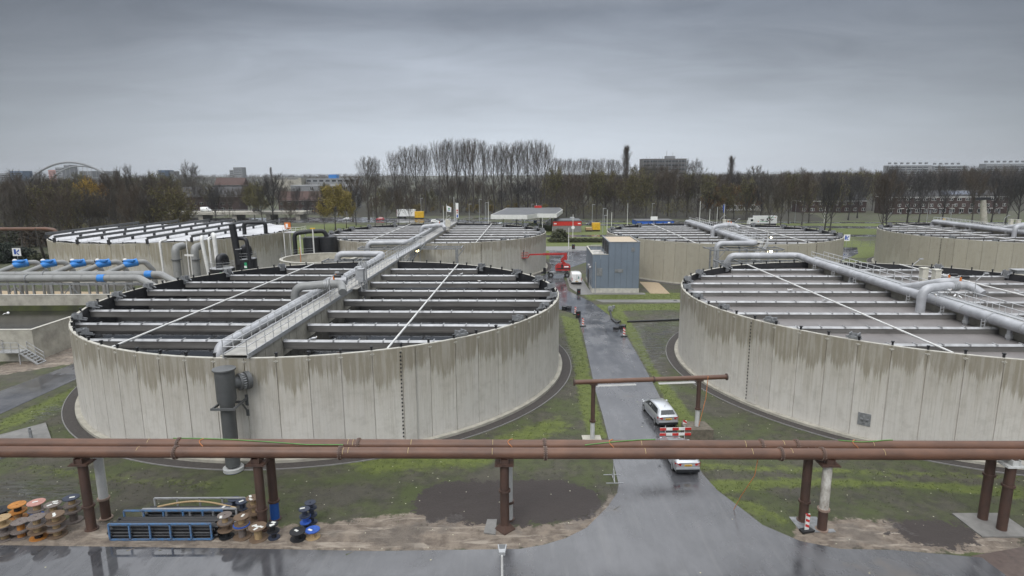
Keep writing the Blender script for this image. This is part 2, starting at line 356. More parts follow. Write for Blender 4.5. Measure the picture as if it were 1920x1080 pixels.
for w,v,P in ((1.6,1.,gp((560,985),(720,968),(830,960),(930,985),(1050,982),(1110,962),(1150,925),(1165,935),(1110,1000),(980,1032),(700,1036),(520,1034),(-30,1026),(-30,985),(150,975),(400,985))),
    (1.6,.95,gp((1490,985),(1570,970),(1660,975),(1780,985),(1920,1000),(1920,1040),(1680,1036),(1560,1030),(1480,1012))),
    (1.5,1.,[(-62,60),(-55.5,62),(-49.3,66.7),(-52,78),(-56,78),(-56,69)]+[(-64,52)])):
    sand=np.maximum(sand,v*soft(P,w))
for w,v,P in ((1.0,1.,gp((768,948),(800,912),(850,902),(960,901),(1060,900),(1125,925),(1135,945),(1108,970),(1050,978),(985,985),(880,982),(800,975))),
    (1.6,.9,gp((1665,975),(1720,972),(1790,975),(1840,1005),(1810,1030),(1730,1025),(1670,1000)))):
    soil=np.maximum(soil,v*soft(P,w))
for w,v,P in ((2.5,1.,gp((1190,612),(1265,592),(1272,640),(1245,672),(1205,690))),(1.6,.7,gp((1228,640),(1245,640),(1240,700),(1222,680))),
    (2.2,.8,gp((-10,905),(60,900),(190,925),(150,950),(60,945),(-10,950))),(1.,.8,gp((60,775),(120,748),(135,760),(70,790))),
    (1.,.6,gp((1240,690),(1275,740),(1268,742),(1235,700))),(1.5,.5,gp((1060,640),(1080,660),(1075,690),(1060,680)))):
    wet=np.maximum(wet,v*soft(P,w))
nx,ny=len(xs),len(ys)
hz=np.zeros(GX.shape); rng=np.random.RandomState(3)
hz+=np.where(sand>.3,rng.uniform(-.035,.035,GX.shape),0)+np.where(soil>.5,rng.uniform(-.03,.06,GX.shape),0)
me=bpy.data.meshes.new('ground')
vv=np.stack([GX,GY,hz],-1).reshape(-1,3)
ii=np.arange(nx*ny).reshape(ny,nx); ff=np.stack([ii[:-1,:-1],ii[:-1,1:],ii[1:,1:],ii[1:,:-1]],-1).reshape(-1,4)
me.vertices.add(len(vv)); me.vertices.foreach_set('co',vv.ravel()); me.loops.add(ff.size); me.loops.foreach_set('vertex_index',ff.ravel())
me.polygons.add(len(ff)); me.polygons.foreach_set('loop_start',np.arange(0,ff.size,4)); me.polygons.foreach_set('use_smooth',np.ones(len(ff),bool)); me.update(calc_edges=True)
for nm,a in (('moss',moss),('sand',sand),('soil',soil),('wet',wet)):
    me.attributes.new(nm,'FLOAT','POINT').data.foreach_set('value',a.ravel())
q=NB('grass_and_soil'); p=q.coord()
nA=q.noise(p,.22,6,.65); nB=q.noise(p,1.3,6,.7); nC=q.noise(p,9.,4,.7); nD=q.noise(p,.035,3)
strk=q.noise(q.scale(p,(.35,2.2,1)),1.,5,.65,.6)
ol=q.mix(q.step(nB,.38,.62),(.042,.041,.029),(.080,.079,.048)); ol=q.mix(q.step(nA,.42,.66),ol,(.070,.088,.028))
ol=q.mix(q.ma('MULTIPLY',q.step(nA,.52,.36),.75),ol,(.085,.077,.063))
ol=q.mix(q.ma('MULTIPLY',q.step(nC,.55,.78),.35),ol,(.13,.13,.085))
nE=q.noise(p,26.,3,.7); ol=q.mix(q.ma('MULTIPLY',q.step(nE,.45,.7),.5),ol,(.03,.032,.018))
ms=q.mix(q.step(nB,.3,.7),(.078,.098,.024),(.122,.150,.032))
fm=q.ma('MULTIPLY',q.step(q.ma('ADD',q.attr('moss')[2],q.ma('MULTIPLY',q.ma('SUBTRACT',nB,.5),.8)),.22,.62),.95)
c=q.mix(fm,ol,ms)
fw=q.step(nD,.5,.62)
sd_=q.mix(q.step(nB,.35,.62),(.125,.10,.080),(.235,.195,.155)); sd_=q.mix(q.step(strk,.52,.64),sd_,(.33,.285,.235)); sd_=q.mix(q.ma('MULTIPLY',q.step(nA,.5,.38),.6),sd_,(.09,.075,.062))
fs=q.step(q.ma('ADD',q.attr('sand')[2],q.ma('MULTIPLY',q.ma('SUBTRACT',nB,.5),1.3)),.42,.62)
c=q.mix(fs,c,sd_)
fd=q.step(q.ma('ADD',q.attr('soil')[2],q.ma('MULTIPLY',q.ma('SUBTRACT',nB,.5),2.4)),.42,.56)
c=q.mix(fd,c,q.mix(nC,(.030,.025,.023),(.066,.054,.050)))
fwt=q.ma('MULTIPLY',q.attr('wet')[2],q.step(q.noise(q.scale(p,(.5,2.4,1)),1.3,4,.7,.4),.42,.56))
c=q.mix(q.ma('MULTIPLY',fwt,.7),c,(.045,.043,.038))
lv=q.nt.nodes.new('ShaderNodeTexVoronoi'); lv.inputs['Scale'].default_value=2.3; q.lk(p,lv.inputs['Vector']); lf=q.ma('LESS_THAN',lv.outputs['Distance'],.085)
c=q.mix(q.ma('MULTIPLY',lf,q.ma('GREATER_THAN',q.sep(lv.outputs['Color'])[0],.72)),c,(.62,.60,.45))   # fallen leaves and litter
q.set('Base Color',c)
ro=q.ma('SUBTRACT',.88,q.ma('MULTIPLY',fwt,.82)); ro=q.ma('SUBTRACT',ro,q.ma('MULTIPLY',q.ma('MULTIPLY',fs,q.step(nA,.48,.40)),.55)); q.set('Roughness',ro)
hh=q.ma('MULTIPLY',q.ma('ADD',nC,q.ma('MULTIPLY',nB,1.5)),q.ma('SUBTRACT',1.,fwt)); q.bump(hh,.55,.12)
me.materials.append(q.m); o=bpy.data.objects.new('ground',me); COL.objects.link(o); setting(o)
# ---------------------------------------------------------------- roads
q=NB('wet_asphalt'); p=q.coord()
nA=q.noise(p,.16,5,.6,.4); nB=q.noise(q.scale(p,(1.,.45,1)),.55,6,.65); nC=q.noise(p,22.,3,.7); nS=q.noise(q.scale(p,(1.6,.10,1)),1.,4,.6)
c=q.mix(q.step(nB,.35,.65),(.043,.044,.049),(.084,.085,.092)); c=q.mix(q.ma('MULTIPLY',q.step(nC,.5,.8),.4),c,(.09,.09,.09))
c=q.mix(q.ma('MULTIPLY',q.step(nS,.52,.68),.28),c,(.125,.122,.122)); c=q.mix(q.ma('MULTIPLY',q.step(nS,.44,.30),.4),c,(.028,.028,.031))
c=q.mix(q.ma('MULTIPLY',q.step(nA,.58,.70),.6),c,(.125,.108,.093)); c=q.mix(q.ma('MULTIPLY',q.step(nA,.42,.30),.6),c,(.030,.030,.034))
lv=q.nt.nodes.new('ShaderNodeTexVoronoi'); lv.inputs['Scale'].default_value=1.1; q.lk(p,lv.inputs['Vector']); lf=q.ma('LESS_THAN',lv.outputs['Distance'],.05)
c=q.mix(q.ma('MULTIPLY',lf,q.ma('GREATER_THAN',q.sep(lv.outputs['Color'])[0],.72)),c,(.40,.37,.22))
q.set('Base Color',c)
px_,py_,pz_=q.sep(p)
pud=q.ma('MULTIPLY',q.step(px_,-9.,-17.),q.step(py_,32.6,31.2))      # standing water along the kerb by the drums
rr=q.ma('ADD',.07,q.ma('MULTIPLY',q.step(q.ma('ADD',q.ma('MULTIPLY',nA,.6),q.ma('MULTIPLY',nB,.4)),.40,.62),.27))
rr=q.mix(q.ma('MULTIPLY',pud,q.step(nB,.62,.50)),q.comb(rr,rr,rr),q.comb(.05,.05,.05))
q.set('Roughness',rr); q.set('Specular IOR Level',1.0); q.bump(q.ma('MULTIPLY',nC,q.ma('SUBTRACT',1.,pud)),.10,.02)
M['asphalt']=q.m
def sheet(name,poly,m,z=.03,bottom=-.05,kind='structure'):
    b=MB(); b.prism(poly,bottom,z); return setting(b.build(name,m),kind)
rl=[(10.3,166.3),(8.6,137),(7.6,128),(3.5,119),(2.2,108),(4.2,98),(8.4,91.5)]+gp((1082,590),(1094,630),(1105,680),(1117,735),(1130,780),(1145,840),(1153,880),(1160,908),(1157,925),(1140,950),(1100,990),(1060,1010),(1020,1022),(975,1030),(700,1034),(450,1029),(215,1026),(0,1023))
rr_=gp((1065,545),(1085,555),(1110,567),(1160,605),(1195,665),(1225,720),(1255,780),(1280,830),(1318,890),(1345,920),(1385,950),(1430,985),(1500,1015),(1575,1030),(1675,1032),(1840,1046),(1880,1075))
sheet('road',rl+[(-60,32.6),(-60,12),(25.5,12)]+rr_[::-1]+[(10.6,122),(13.0,135),(17.8,143.7),(20.5,165.9)],'asphalt')
sheet('side_road',[(-50,28),(-47.5,42),(-45.9,51.1),(-45.7,60.3),(-45.9,75),(-49,98),(-54,98),(-52.2,80),(-49.6,66.7),(-50.8,57.2),(-53,45),(-57,28)],'asphalt',.026)
sheet('paving',[(10.75,111),(11.1,121.5),(13.6,131),(14.1,131),(14.1,109),(23.4,105.8),(23.4,104.4),(14.2,104.6),(12.0,104.4)],'paving',.055)
sheet('brick_paving',[(25.6,12),(25.9,28.9),(25.4,30.4),(29,31.2),(45,30.5),(45,12)],'brickpave',.022)
sheet('footpath',[(14.9,98.1),(29.0,97.6),(29.0,99.9),(13.9,100.3)],'paving',.02)
sheet('gravel_path',[(24.9,117.0),(28.4,116.2),(27.8,105.0),(24.4,105.2)],'gravelpath',.024)
sheet('yard',[(72,138),(84,150),(90,157),(97,170),(60,172),(40,172),(40,163)],'asphalt',.02)
sheet('far_yard',[(10,166),(21,166),(21,160),(60,172),(20,176),(6,176)],'paving',.014)
for poly in ([(-35,212),(0,201),(60,203),(140,196),(300,180),(300,186),(140,203),(60,210),(0,208),(-35,219)],
    [(-140,262),(-75,270),(-30,262),(0,254),(60,240),(140,226),(400,196),(400,205),(140,236),(60,250),(0,262),(-30,287),(-75,300),(-140,300)],
    [(0,272),(60,258),(150,250),(400,232),(400,238),(150,257),(60,266),(0,281)],
    [(-8,280),(15,300),(25,360),(18,360),(6,305),(-25,287)]):
    sheet('highway',poly,'asphalt',.02)
sheet('far_roadway',[(-260,300),(-140,262),(-140,292),(-250,322)],'asphalt',.024)
# ---------------------------------------------------------------- round concrete tanks
def water_mat(name,c,r,bs,scale,c2=None):
    q=NB(name); p=q.coord(); n=q.noise(p,.35,5,.65,.5); q.set('Base Color',q.mix(q.step(n,.35,.68),c,c2 or tuple(k*1.5 for k in c)))
    q.set('Roughness',r); q.set('IOR',1.33); q.bump(q.noise(q.scale(p,(.7,1.6,1)),scale,3,.6),bs,.02); return q.m
M['waterdark']=water_mat('dark_water',(.004,.004,.0045),.05,.10,1.6)
M['watergrey']=water_mat('grey_sludge_water',(.185,.172,.168),.36,.05,1.2,(.215,.20,.195))
M['waterbasin']=water_mat('basin_water',(.020,.019,.017),.16,.15,1.3,(.034,.032,.027))
RT=-.037
def ring_mesh(mb,r0,r1,z0,z1,n=136):
    mb.lathe([(r0,z0),(r1,z0),(r1,z1),(r0,z1),(r0,z0)],n=n,smooth=False)
# wall with one groove per panel joint
def wall_mesh(name,m):
    b=MB(); vs=[]; st=[]
    for k in range(NP):
        a0=k*2*PI/NP; w=2*PI/NP; g=.045/TR
        for a,r in ((a0-g/2,TR-.07),(a0+g/2,TR-.07),(a0+g/2+.0004,TR),(a0+w*.33,TR),(a0+w*.66,TR),(a0+w-g/2-.0004,TR)): st.append((a,r))
    n=len(st); vs=[(r*math.cos(a),r*math.sin(a),z) for z in (0,TH) for a,r in st]
    b.add(vs,[(i,(i+1)%n,n+(i+1)%n,n+i) for i in range(n)])
    vi=[((TR-.28)*math.cos(a),(TR-.28)*math.sin(a),z) for z in (TH,5.6) for a,r in st]
    b.add(vs[n:]+vi[:n],[(i,(i+1)%n,n+(i+1)%n,n+i) for i in range(n)])
    return b.mesh(name,m)
b=MB(); ring_mesh(b,TR-.27,TR-.02,TH+.004,TH+.045); COPE=b.mesh('coping','coping')
b=MB(); b.lathe([(TR-.30,5.6),(TR-.30,TH-.02)],n=136,smooth=False); LINER=b.mesh('black_lining','liner')
b=MB(); ring_mesh(b,TR-.1,TR+.42,-.05,.24); PLINTH=b.mesh('plinth','concrete')
b=MB(); b.box(-.07,.07,-.16,-.02,-1.25,.30); b.box(-.11,.11,-.2,.02,.30,.36); STUD=b.mesh('lining_post','black')
b=MB(); b.box(-.16,.16,.0,.03,-.25,-.19); b.box(-.03,.03,0,.03,-.33,-.14); CLIP=b.mesh('joint_clip','coping')
b=MB(); b.box(-.34,-.26,-.75,.05,.05,.50); b.box(.26,.34,-.75,.05,.05,.50); b.box(-.34,.34,-.5,-.42,-.55,.46); b.box(-.30,.30,-.3,-.06,.05,.22); b.bar((-.55,-.1,.2),(.55,-.1,.2),.16); b.bar((-.55,-.1,.2),(-.3,-1.1,-.1),.1); b.bar((.3,-1.1,-.1),(.55,-.1,.2),.1)
BRK=b.mesh('trough_bracket','galvdark')
DY=[-18.3+5.4*k for k in range(8)]
TW=.245
TM={}
def trough_meshes(side,k):
    """one trough and its cover, from the centre channel (x = side*1.35) to the wall"""
    if (side,k) in TM: return TM[side,k]
    x1=math.sqrt((TR-.35)**2-(abs(DY[k])+.4)**2); x0=1.35 if side>0 else 1.0
    b=MB(); X0,X1=(x0,x1) if side>0 else (-x1,-x0)
    b.box(X0,X1,-TW,TW,-.46,-.03); b.box(X0+.05,X1-.02,-TW-.06,TW+.06,-.60,-.43)   # channel with a lower lip
    ch=b.mesh('trough','stainless')
    c=MB(); x=X0; L=2.05
    while x<X1-.05:
        e=min(X1,x+L)
        c.add([(x+.02,-TW-.05,-.03),(e-.02,-TW-.05,-.03),(e-.02,-.02,.10),(x+.02,-.02,.10),(e-.02,TW+.05,-.03),(x+.02,TW+.05,-.03),(e-.02,.02,.10),(x+.02,.02,.10)],[(0,1,2,3),(3,2,6,7),(7,6,4,5),(0,3,7,5),(1,4,6,2)])
        c.box(x-.035,x+.035,-TW-.07,TW+.07,-.03,.14); x=e
    cv=c.mesh('trough_cover','cover'); TM[side,k]=(ch,cv); return ch,cv
def tank(label,ctr,wm,water,wz,group='round concrete treatment tanks',butt=(-64,26,116,206)):
    t=thing('concrete_tank',label,'tank',(*ctr,0),RT,group)
    w=inst(t,'wall',wall_mesh('wall',wm),(0,0,0),0,t); w.rotation_euler.z=.4*2*PI/NP
    inst(t,'coping',COPE,(0,0,0),0,t); inst(t,'lining',LINER,(0,0,0),0,t); inst(t,'plinth',PLINTH,(0,0,0),0,t)
    for k in range(NP):
        a=(k+.4)*2*PI/NP
        inst(t,'lining_post',STUD,((TR-.14)*math.cos(a),(TR-.14)*math.sin(a),TH),a-PI/2,t)
        inst(t,'joint_clip',CLIP,((TR+.0)*math.cos(a),(TR+.0)*math.sin(a),TH),a-PI/2,t)
    for deg in butt:
        a0=math.radians(deg); a0=(round(a0/(2*PI/NP)-.4)+.4)*2*PI/NP; b=MB()
        n=4; W2=.95/TR
        vs=[(r*math.cos(a0+W2*(i/n)),r*math.sin(a0+W2*(i/n)),z) for z in (.28,TH+.05) for r in (TR-.05,TR+.14) for i in range(n+1)]
        m=n+1; f=[]
        for i in range(n): f+=[(m+i,m+i+1,3*m+i+1,3*m+i),(2*m+i,3*m+i,3*m+i+1,2*m+i+1)]
        f+=[(0,m,3*m,2*m),(n,2*m+n,3*m+n,m+n)]
        b.add(vs,f); bo=b.build('buttress',wm,t)
        d=MB()
        for j in range(24):
            z=.5+j*.31; a=a0-.006; d.X=Matrix.Translation(((TR+.0)*math.cos(a),(TR+.0)*math.sin(a),z))@Matrix.Rotation(a-PI/2,4,'Z'); d.box(-.05,.05,-.02,.05,-.06,.06)
        d.build('anchor_bolts','black',bo)
    if water:
        for k in range(8):
            for s in (1,-1):
                ch,cv=trough_meshes(s,k)
                o=inst(t,'trough',ch,(0,DY[k],7.56),0,t); inst(o,'trough_cover',cv,(0,0,0),0,o)
                x1=math.sqrt((TR-.2)**2-DY[k]**2); a=math.atan2(DY[k],s*x1)
                inst(t,'trough_bracket',BRK,(s*x1,DY[k],TH),a-PI/2,t)
        for s in (1,-1):
            b=MB(); b.tube([(s*10.7,-math.sqrt((TR-.3)**2-10.7**2)-.1,7.98),(s*10.7,math.sqrt((TR-.3)**2-10.7**2)+.1,7.98)],.085,8); b.build('spray_pipe','white',t)
        b=MB(); b.cyl((0,0),TR-.31,wz-.3,wz,136); o=b.build('tank_water',water); o.location=(*ctr,0); setting(o)
    # gravel ring and kerb at the foot
    b=MB(); ring_mesh(b,TR+.44,TR+1.35,-.04,.035); o=b.build('gravel_ring','gravelring'); o.location=(*ctr,0); setting(o)
    b=MB(); ring_mesh(b,TR+1.35,TR+1.43,-.05,.07); o=b.build('kerb','greybrick'); o.location=(*ctr,0); setting(o)
    return t
CT=dict(A=(-19.35,66.69),B=(43.59,64.1),C=(-16.75,138.57),D=(45.91,134.85),E=(107.3,131.2),F=(-77.2,141.2))
tank('nearest left round concrete tank with dark water and a walkway with railings',CT['A'],'wallA','waterdark',6.35)
tank('nearest right round concrete tank with grey water and a silver pipe across it',CT['B'],'wallB','watergrey',7.10)
tank('round concrete tank behind the dark-water tank, beside the red boom lift',CT['C'],'wallC','watergrey',6.95)
tank('beige round concrete tank directly behind the blue-grey building',CT['D'],'wallD','watergrey',6.95)
tank('beige round concrete tank at the far right in front of the brick houses',CT['E'],'wallE','watergrey',6.95)
tF=tank('round concrete tank at far left covered with white sheets under dark steel beams',CT['F'],'wallF',None,0)
# ---------------------------------------------------------------- walkway bridges and feed pipes over the tanks
def railing(b,pts,h=1.1,step=1.5,r=.036,post=.032):
    pts=[Vector(p) for p in pts]
    for a,c in zip(pts,pts[1:]):
        L=(c-a).length; n=max(1,round(L/step))
        for i in range(n+1): p=a.lerp(c,i/n); b.tube([p,p+Vector((0,0,h))],post,5)
        for hh in (h,h*.55): b.tube([a+Vector((0,0,hh)),c+Vector((0,0,hh))],r,5)
def stair(name,a,bq,w,label,cat,n=14,parent=None):
    """straight steel stair from a (top) to bq (foot)"""
    t=thing(name,label,cat,(0,0,0),0,'white steel stairs between the tanks')
    a=Vector(a); c=Vector(bq); d=c-a; side=Vector((-d.y,d.x,0)).normalized()*w/2
    b=MB()
    for s in (1,-1): b.bar(a+side*s,c+side*s,.06,.26)
    b.build('stringers','galv',t)
    b=MB()
    for i in range(1,n):
        p=a.lerp(c,i/n); f=Vector((d.x,d.y,0)).normalized()*.13; b.add([p-side-f,p+side-f,p+side+f,p-side+f,*[k-Vector((0,0,.04)) for k in (p-side-f,p+side-f,p+side+f,p-side+f)]],[(0,1,2,3),(4,7,6,5),(0,4,5,1),(2,6,7,3),(1,5,6,2),(0,3,7,4)])
    b.build('treads','galv',t)
    for s in (1,-1):
        b=MB(); railing(b,[a+side*s,c+side*s],1.05,1.4); b.build('handrail','rail',t)
    return t
def bridge(label,plabel,ctr,kind):
    t=thing('walkway_bridge',label,'walkway',(*ctr,0),RT,'walkways across the round tanks')
    e=TR+.2; zt=8.32
    b=MB(); b.box(-.42,1.28,-e,e,zt-.05,zt); 
    if kind!='B': b.box(1.1,2.0,.5,4.2,zt-.05,zt)
    b.build('deck','floor_grate',t)
    b=MB()
    for x in (-.47,1.33): b.box(x-.05,x+.05,-e,e,zt-.26,zt+.06)
    b.build('side_beams','galv',t)
    b=MB()
    for x in (-.9,1.12): b.box(x-.12,x+.12,-TR+.35,TR-.35,6.2,zt-.27)
    for k in range(-15,16): b.box(1.24,1.28,k*1.55-.05,k*1.55+.05,6.3,zt-.28)
    b.build('channel_wall','concrete',t)
    for x in (-.44,1.30):
        b=MB(); railing(b,[(x,-e,zt),(x,e,zt)]); b.build('railing','rail',t)
    b=MB(); railing(b,[(-.44,-e,zt),(1.3,-e,zt)],1.1,1.7); b.build('end_rail','rail',t)
    # control cabinets beside the middle of the walkway
    for i,(x,y) in enumerate(((1.75,2.2),(2.35,1.0))):
        c=MB(); c.box(x-.3,x+.3,y-.35,y+.35,zt+.75,zt+2.15); c.box(x-.38,x+.38,y-.43,y+.43,zt+2.15,zt+2.24); c.box(x-.06,x+.06,y-.06,y+.06,zt-.4,zt+.75)
        c.build('cabinet','beige' if kind!='A' else 'galv',t)
    if kind=='A':
        b=MB()
        for x,y in ((1.5,3.4),(2.0,3.4),(1.5,4.3),(2.0,4.3)): b.box(x-.08,x+.08,y-.08,y+.08,6.7,zt+2.6)
        b.build('gate_frame','galv',t)
    for y in (3.5,-6.5):
        b=MB(); b.tube(fillet([(1.25,y,zt),(1.25,y,zt+2.3),(2.0,y,zt+3.0)],.2,3),.04,6); b.box(1.9,2.3,y-.1,y+.1,zt+2.95,zt+3.08); b.build('lamp_post','galv',t)
    # feed pipe: along the bridge, to the middle, with the collection pipe leaving over the wall
    P=thing('feed_pipe',plabel,'pipe',(*ctr,0),RT,'insulated feed pipes along the walkways')
    zp=8.45; xp=-1.55; r=.48
    pts={'A':[(xp,-23.3,6.7),(xp,-23.3,zp-.05),(xp,-8,zp),(xp,23.0,zp),(xp,26.8,zp+.35),(-8.6,26.8,zp+.35),(-9.3,26.8,5.0)],
         'B':[(xp,-23.3,6.7),(xp,-23.3,zp-.05),(xp,-8,zp),(xp,22.4,zp),(xp-.3,25.9,zp+.25),(-11.6,26.4,zp+.15),(-12.6,27.5,5.5)],
         'C':[(xp,23.3,6.7),(xp,23.3,zp),(xp,-23.5,zp),(xp,-27.3,zp+.1),(-8.6,-28.0,zp+.1),(-8.6,-28.0,.3)]}
    pts['D']=pts['C']; pts['E']=pts['C']
    f=fillet(pts[kind],.95,7)
    b=MB()
    thin=kind in 'A'
    b.tube(f,[(.40 if (thin and p.y<-9.5) else r) for p in f],18); b.build('pipe','clad',P)
    b=MB()
    ysb=[-20,-16.5,-13,-9.5,-6,6.5,10,13.5,17,20.5]
    for y in ysb:
        rr=(.40 if thin and y<-9 else r)+.035
        b.tube([(xp,y-.06,zp),(xp,y+.06,zp)],rr,18)
    b.build('collars','galv',P)
    if kind!='A':
        b=MB(); b.box(xp+.18,xp+.75,-22.5,22.3,zp+.46,zp+.54); b.build('cable_tray','galv',P)
    b=MB()
    for y in (-18.3,-12.9,-7.5,-2.1,8.7,14.1,19.5): 
        for dx in (-.15,.15): b.bar((xp-.72+dx,y,7.5),(xp-.72+dx,y,zp-.1),.06)
        b.bar((xp-.87,y,7.85),(xp-.57,y,7.85),.05); b.bar((xp-.87,y,8.15),(xp-.57,y,8.15),.05)
        b.box(xp-.1,xp+.6,y-.06,y+.06,zt-.28,zp-.3)
    b.build('pipe_supports','galv',P)
    for y in (-9.8,-15.,11.): b=MB(); b.tube([(xp,y,zp),(xp,y,6.9)],.2,10); b.tube([(xp,y,7.5),(xp,y,7.25)],.28,10); b.build('down_pipe','galv',P)
    # inverted U and its valves over the middle
    loop=thing('pipe_loop',plabel.split(' feed')[0]+' bent pipe loop with valves over the middle of its walkway','pipe loop',(*ctr,0),RT,'pipe loops at the tank centres')
    b=MB(); f=fillet([(-2.85,-5.2,6.7),(-2.85,-5.2,9.6),(1.9,-4.6,9.9),(2.4,-6.0,9.2)],1.1,7); b.tube(f,.43,16); b.build('riser','clad' if kind!='A' else 'pipegrey',loop)
    b=MB(); f=fillet([(xp,.8,zp),(xp+.5,-1.6,9.2),(.3,-3.4,9.95),(2.0,-3.2,9.9)],.9,6); b.tube(f,.43,16); b.build('link_pipe','clad',loop)
    b=MB()
    for k in range(4): b.tube([(.2+k*.17,-4.83+k*.02,9.78),(.27+k*.17,-4.82+k*.02,9.785)],.50,16)
    b.build('expansion_joint','galv',loop)
    for x,y in ((1.1,-4.6),(.9,-3.2)):
        b=MB(); b.tube([(x,y,10.2),(x,y,10.62)],.10,8); b.build('valve_stem','orange',loop); b=MB(); b.tube([(x+.05,y,10.62),(x+.75,y,10.62)],.16,8); b.build('valve_drive','black',loop)
    return t
bridge('walkway with railings crossing the dark-water tank, grey deck seen from above','pale feed pipe beside the walkway of the dark-water tank',CT['A'],'A')
bridge('walkway behind the silver pipe on the nearest right tank','silver feed pipe with tray crossing the nearest right tank',CT['B'],'B')
bridge('railed walkway on the tank beside the red boom lift, rising towards the flags','pale feed pipe on the tank beside the red boom lift',CT['C'],'C')
bridge('railed walkway on the tank behind the blue-grey building','silver feed pipe on the tank behind the blue-grey building',CT['D'],'D')
bridge('railed walkway on the far-right beige tank below the brick houses','silver feed pipe on the far-right beige tank',CT['E'],'E')
# ---------------------------------------------------------------- the two rusty pipes in front and their posts
def axis_pt(x,lat=0.,dz=0.):
    return Vector((x,33.2-.010*x+lat,4.90-.0035*x+dz))
PRAD=.325
def rusty_pipe(label,lat,flanges,r=PRAD):
    t=thing('rusty_pipe',label,'pipe',axis_pt(0,lat),0,'rusty pipes on posts in front')
    L=lambda x:axis_pt(x,lat)-axis_pt(0,lat)
    b=MB(); b.tube([L(x) for x in range(-46,47,4)],r,28); b.build('pipe','rust',t)
    for x in flanges:
        b=MB(); b.tube([L(x-.06),L(x+.06)],r+.085,28); f=b.build('flange','rustpost',t)
        c=MB()
        for k in range(22):
            a=k*2*PI/22; p=L(x)+Vector((0,math.cos(a),math.sin(a)))*(r+.05); c.tube([p+Vector((-.11,0,0)),p+Vector((.11,0,0))],.024,5)
        c.build('bolts','bolt',f)
    rn=random.Random(int(lat*10)+3)
    for x in (-22,-9.9,-9.6,-6.1,-1.2,7.7,13.9,16.2,21.5):
        a0=rn.uniform(.3,1.0); b=MB(); b.tube([L(x+rn.uniform(-.5,.5)*0)+Vector((0,-math.sin(a),math.cos(a)))*(r+.004) for a in [a0+i*.16-.9 for i in range(9)]],.012,4); b.build('chalk_mark','chalk',t)
    return t
rusty_pipe('front rusty pipe running across the photo on posts',0.,(-19.8,-10.1,1.9,15.6,18.0,-33))
rusty_pipe('rear rusty pipe right behind the front one, with a green hose on it',1.08,(-20.2,-9.3,1.9,14.9,17.0))
def post(label,x,y,top,stub,up,low,group='posts under the rusty pipes',r=.265,foot='plain',saddle=True,z0=0.,cap='rustpost'):
    t=thing('pipe_post',label,'post',(x,y,z0),0,group)
    b=MB(); b.tube([(0,0,stub),(0,0,top)],r,20); b.build('shaft',up,t)
    b=MB(); b.tube([(0,0,.05),(0,0,stub-.05)],r+.005,20); b.build('stub',low,t)
    b=MB(); b.tube([(0,0,stub-.06),(0,0,stub+.06)],r+.09,20); b.build('flange',cap,t)
    b=MB()
    if foot=='cone': b.lathe([(.62,.0),(.62,.06),(r+.02,.42)],n=4,smooth=False)
    else: b.tube([(0,0,0),(0,0,.07)],r+.11,20)
    b.build('foot','rustpost' if foot=='cone' else cap,t)
    if saddle:
        b=MB(); b.box(-.55,.55,-.45,.45,top,top+.05); b.box(-.5,.5,-.4,.4,top+.06,top+.10); b.box(-.18,.18,-.3,.3,top+.10,top+.34); b.box(-.24,-.18,-.35,.35,top+.10,top+.44); b.box(.18,.24,-.35,.35,top+.10,top+.44); b.build('saddle',saddle if isinstance(saddle,str) else 'rustpost',t)
    return t
tp=4.27
post('rusty brown post left of the blue pipe crate, in front of the pale grey post',-25.45,33.45,tp+.02,1.55,'rustpost','rustpost')
post('pale grey post with brown stub behind the leftmost rusty post',-25.35,34.65,tp+.3,1.35,'greypost','rustpost',cap='bolt')
post('rusty post in front of the blue-footed post, beside the cable drums',-15.05,33.35,tp,1.3,'rustpost','rustpost')
post('rusty post with a bright blue foot behind the drums',-14.75,34.45,tp+.25,1.25,'rustpost','bluebase')
post('rusty post with flared square foot, beside the dark soil patch',-.5,33.2,tp-.02,2.55,'rustpost','rustpost',foot='cone')
post('pale post half hidden behind the flared-foot rusty post',-.28,34.3,tp+.2,1.2,'greypost','greypost')
post('post with peeling white paint right of the road, rusty at its stub',18.4,33.0,tp-.05,1.35,'peel','rustpost',cap='bolt')
post('brown post behind the peeling white post',17.75,34.0,tp+.2,1.3,'rustpost','rustpost')
post('front dark post of the pair near the right edge',29.0,32.85,tp-.1,2.9,'rustpost','rustpost',saddle='greypost')
post('rear dark post of the pair near the right edge',28.75,34.0,tp+.1,3.0,'rustpost','rustpost')
b=MB(); b.box(-1.7,1.4,-.9,1.6,-.05,.08); tag(b.build('base_slab','paving',None,(29.0,33.0,.0)),'flat concrete slab under the dark post pair','slab')
b=MB(); b.box(-.95,.75,-.75,.75,-.05,.035); b.box(-.2,1.1,-.9,-.6,-.05,.06); tag(b.build('steel_plate','galvdark',None,(18.0,33.6,.0)),'grey steel plates under the peeling white post','plate')
b=MB(); b.prism([(-1.25,-.5),(-.55,-.7),(-.5,.9),(-1.1,.9)],-.05,.07); tag(b.build('concrete_pad','paving',None,(-.5,33.3,.0)),'pale concrete pad left of the flared-foot rusty post','pad')
def strand(name,label,cat,pts,r,m,n=6):
    b=MB(); b.tube(pts,r,n); return tag(b.build(name,m),label,cat)
def on_back(x,a): return axis_pt(x,1.08)+Vector((0,-math.sin(a),math.cos(a)))*(PRAD+.028)
strand('green_hose','green hose lying along the rear rusty pipe at left','hose',[on_back(-20.6+i*.55,max(-.4,min(1.15,-.5+i*.11-max(0,i-14)*.01))) for i in range(20)],.03,'greenhose')
strand('green_hose','green hose on the rear rusty pipe above the road','hose',[on_back(4.3+i*.33,1.1-i*.11) for i in range(14)],.03,'greenhose')
strand('green_hose','short green hose on the rear rusty pipe at right','hose',[on_back(19.5+i*.3,-.1+.5*math.sin(i*.35)) for i in range(12)],.03,'greenhose')
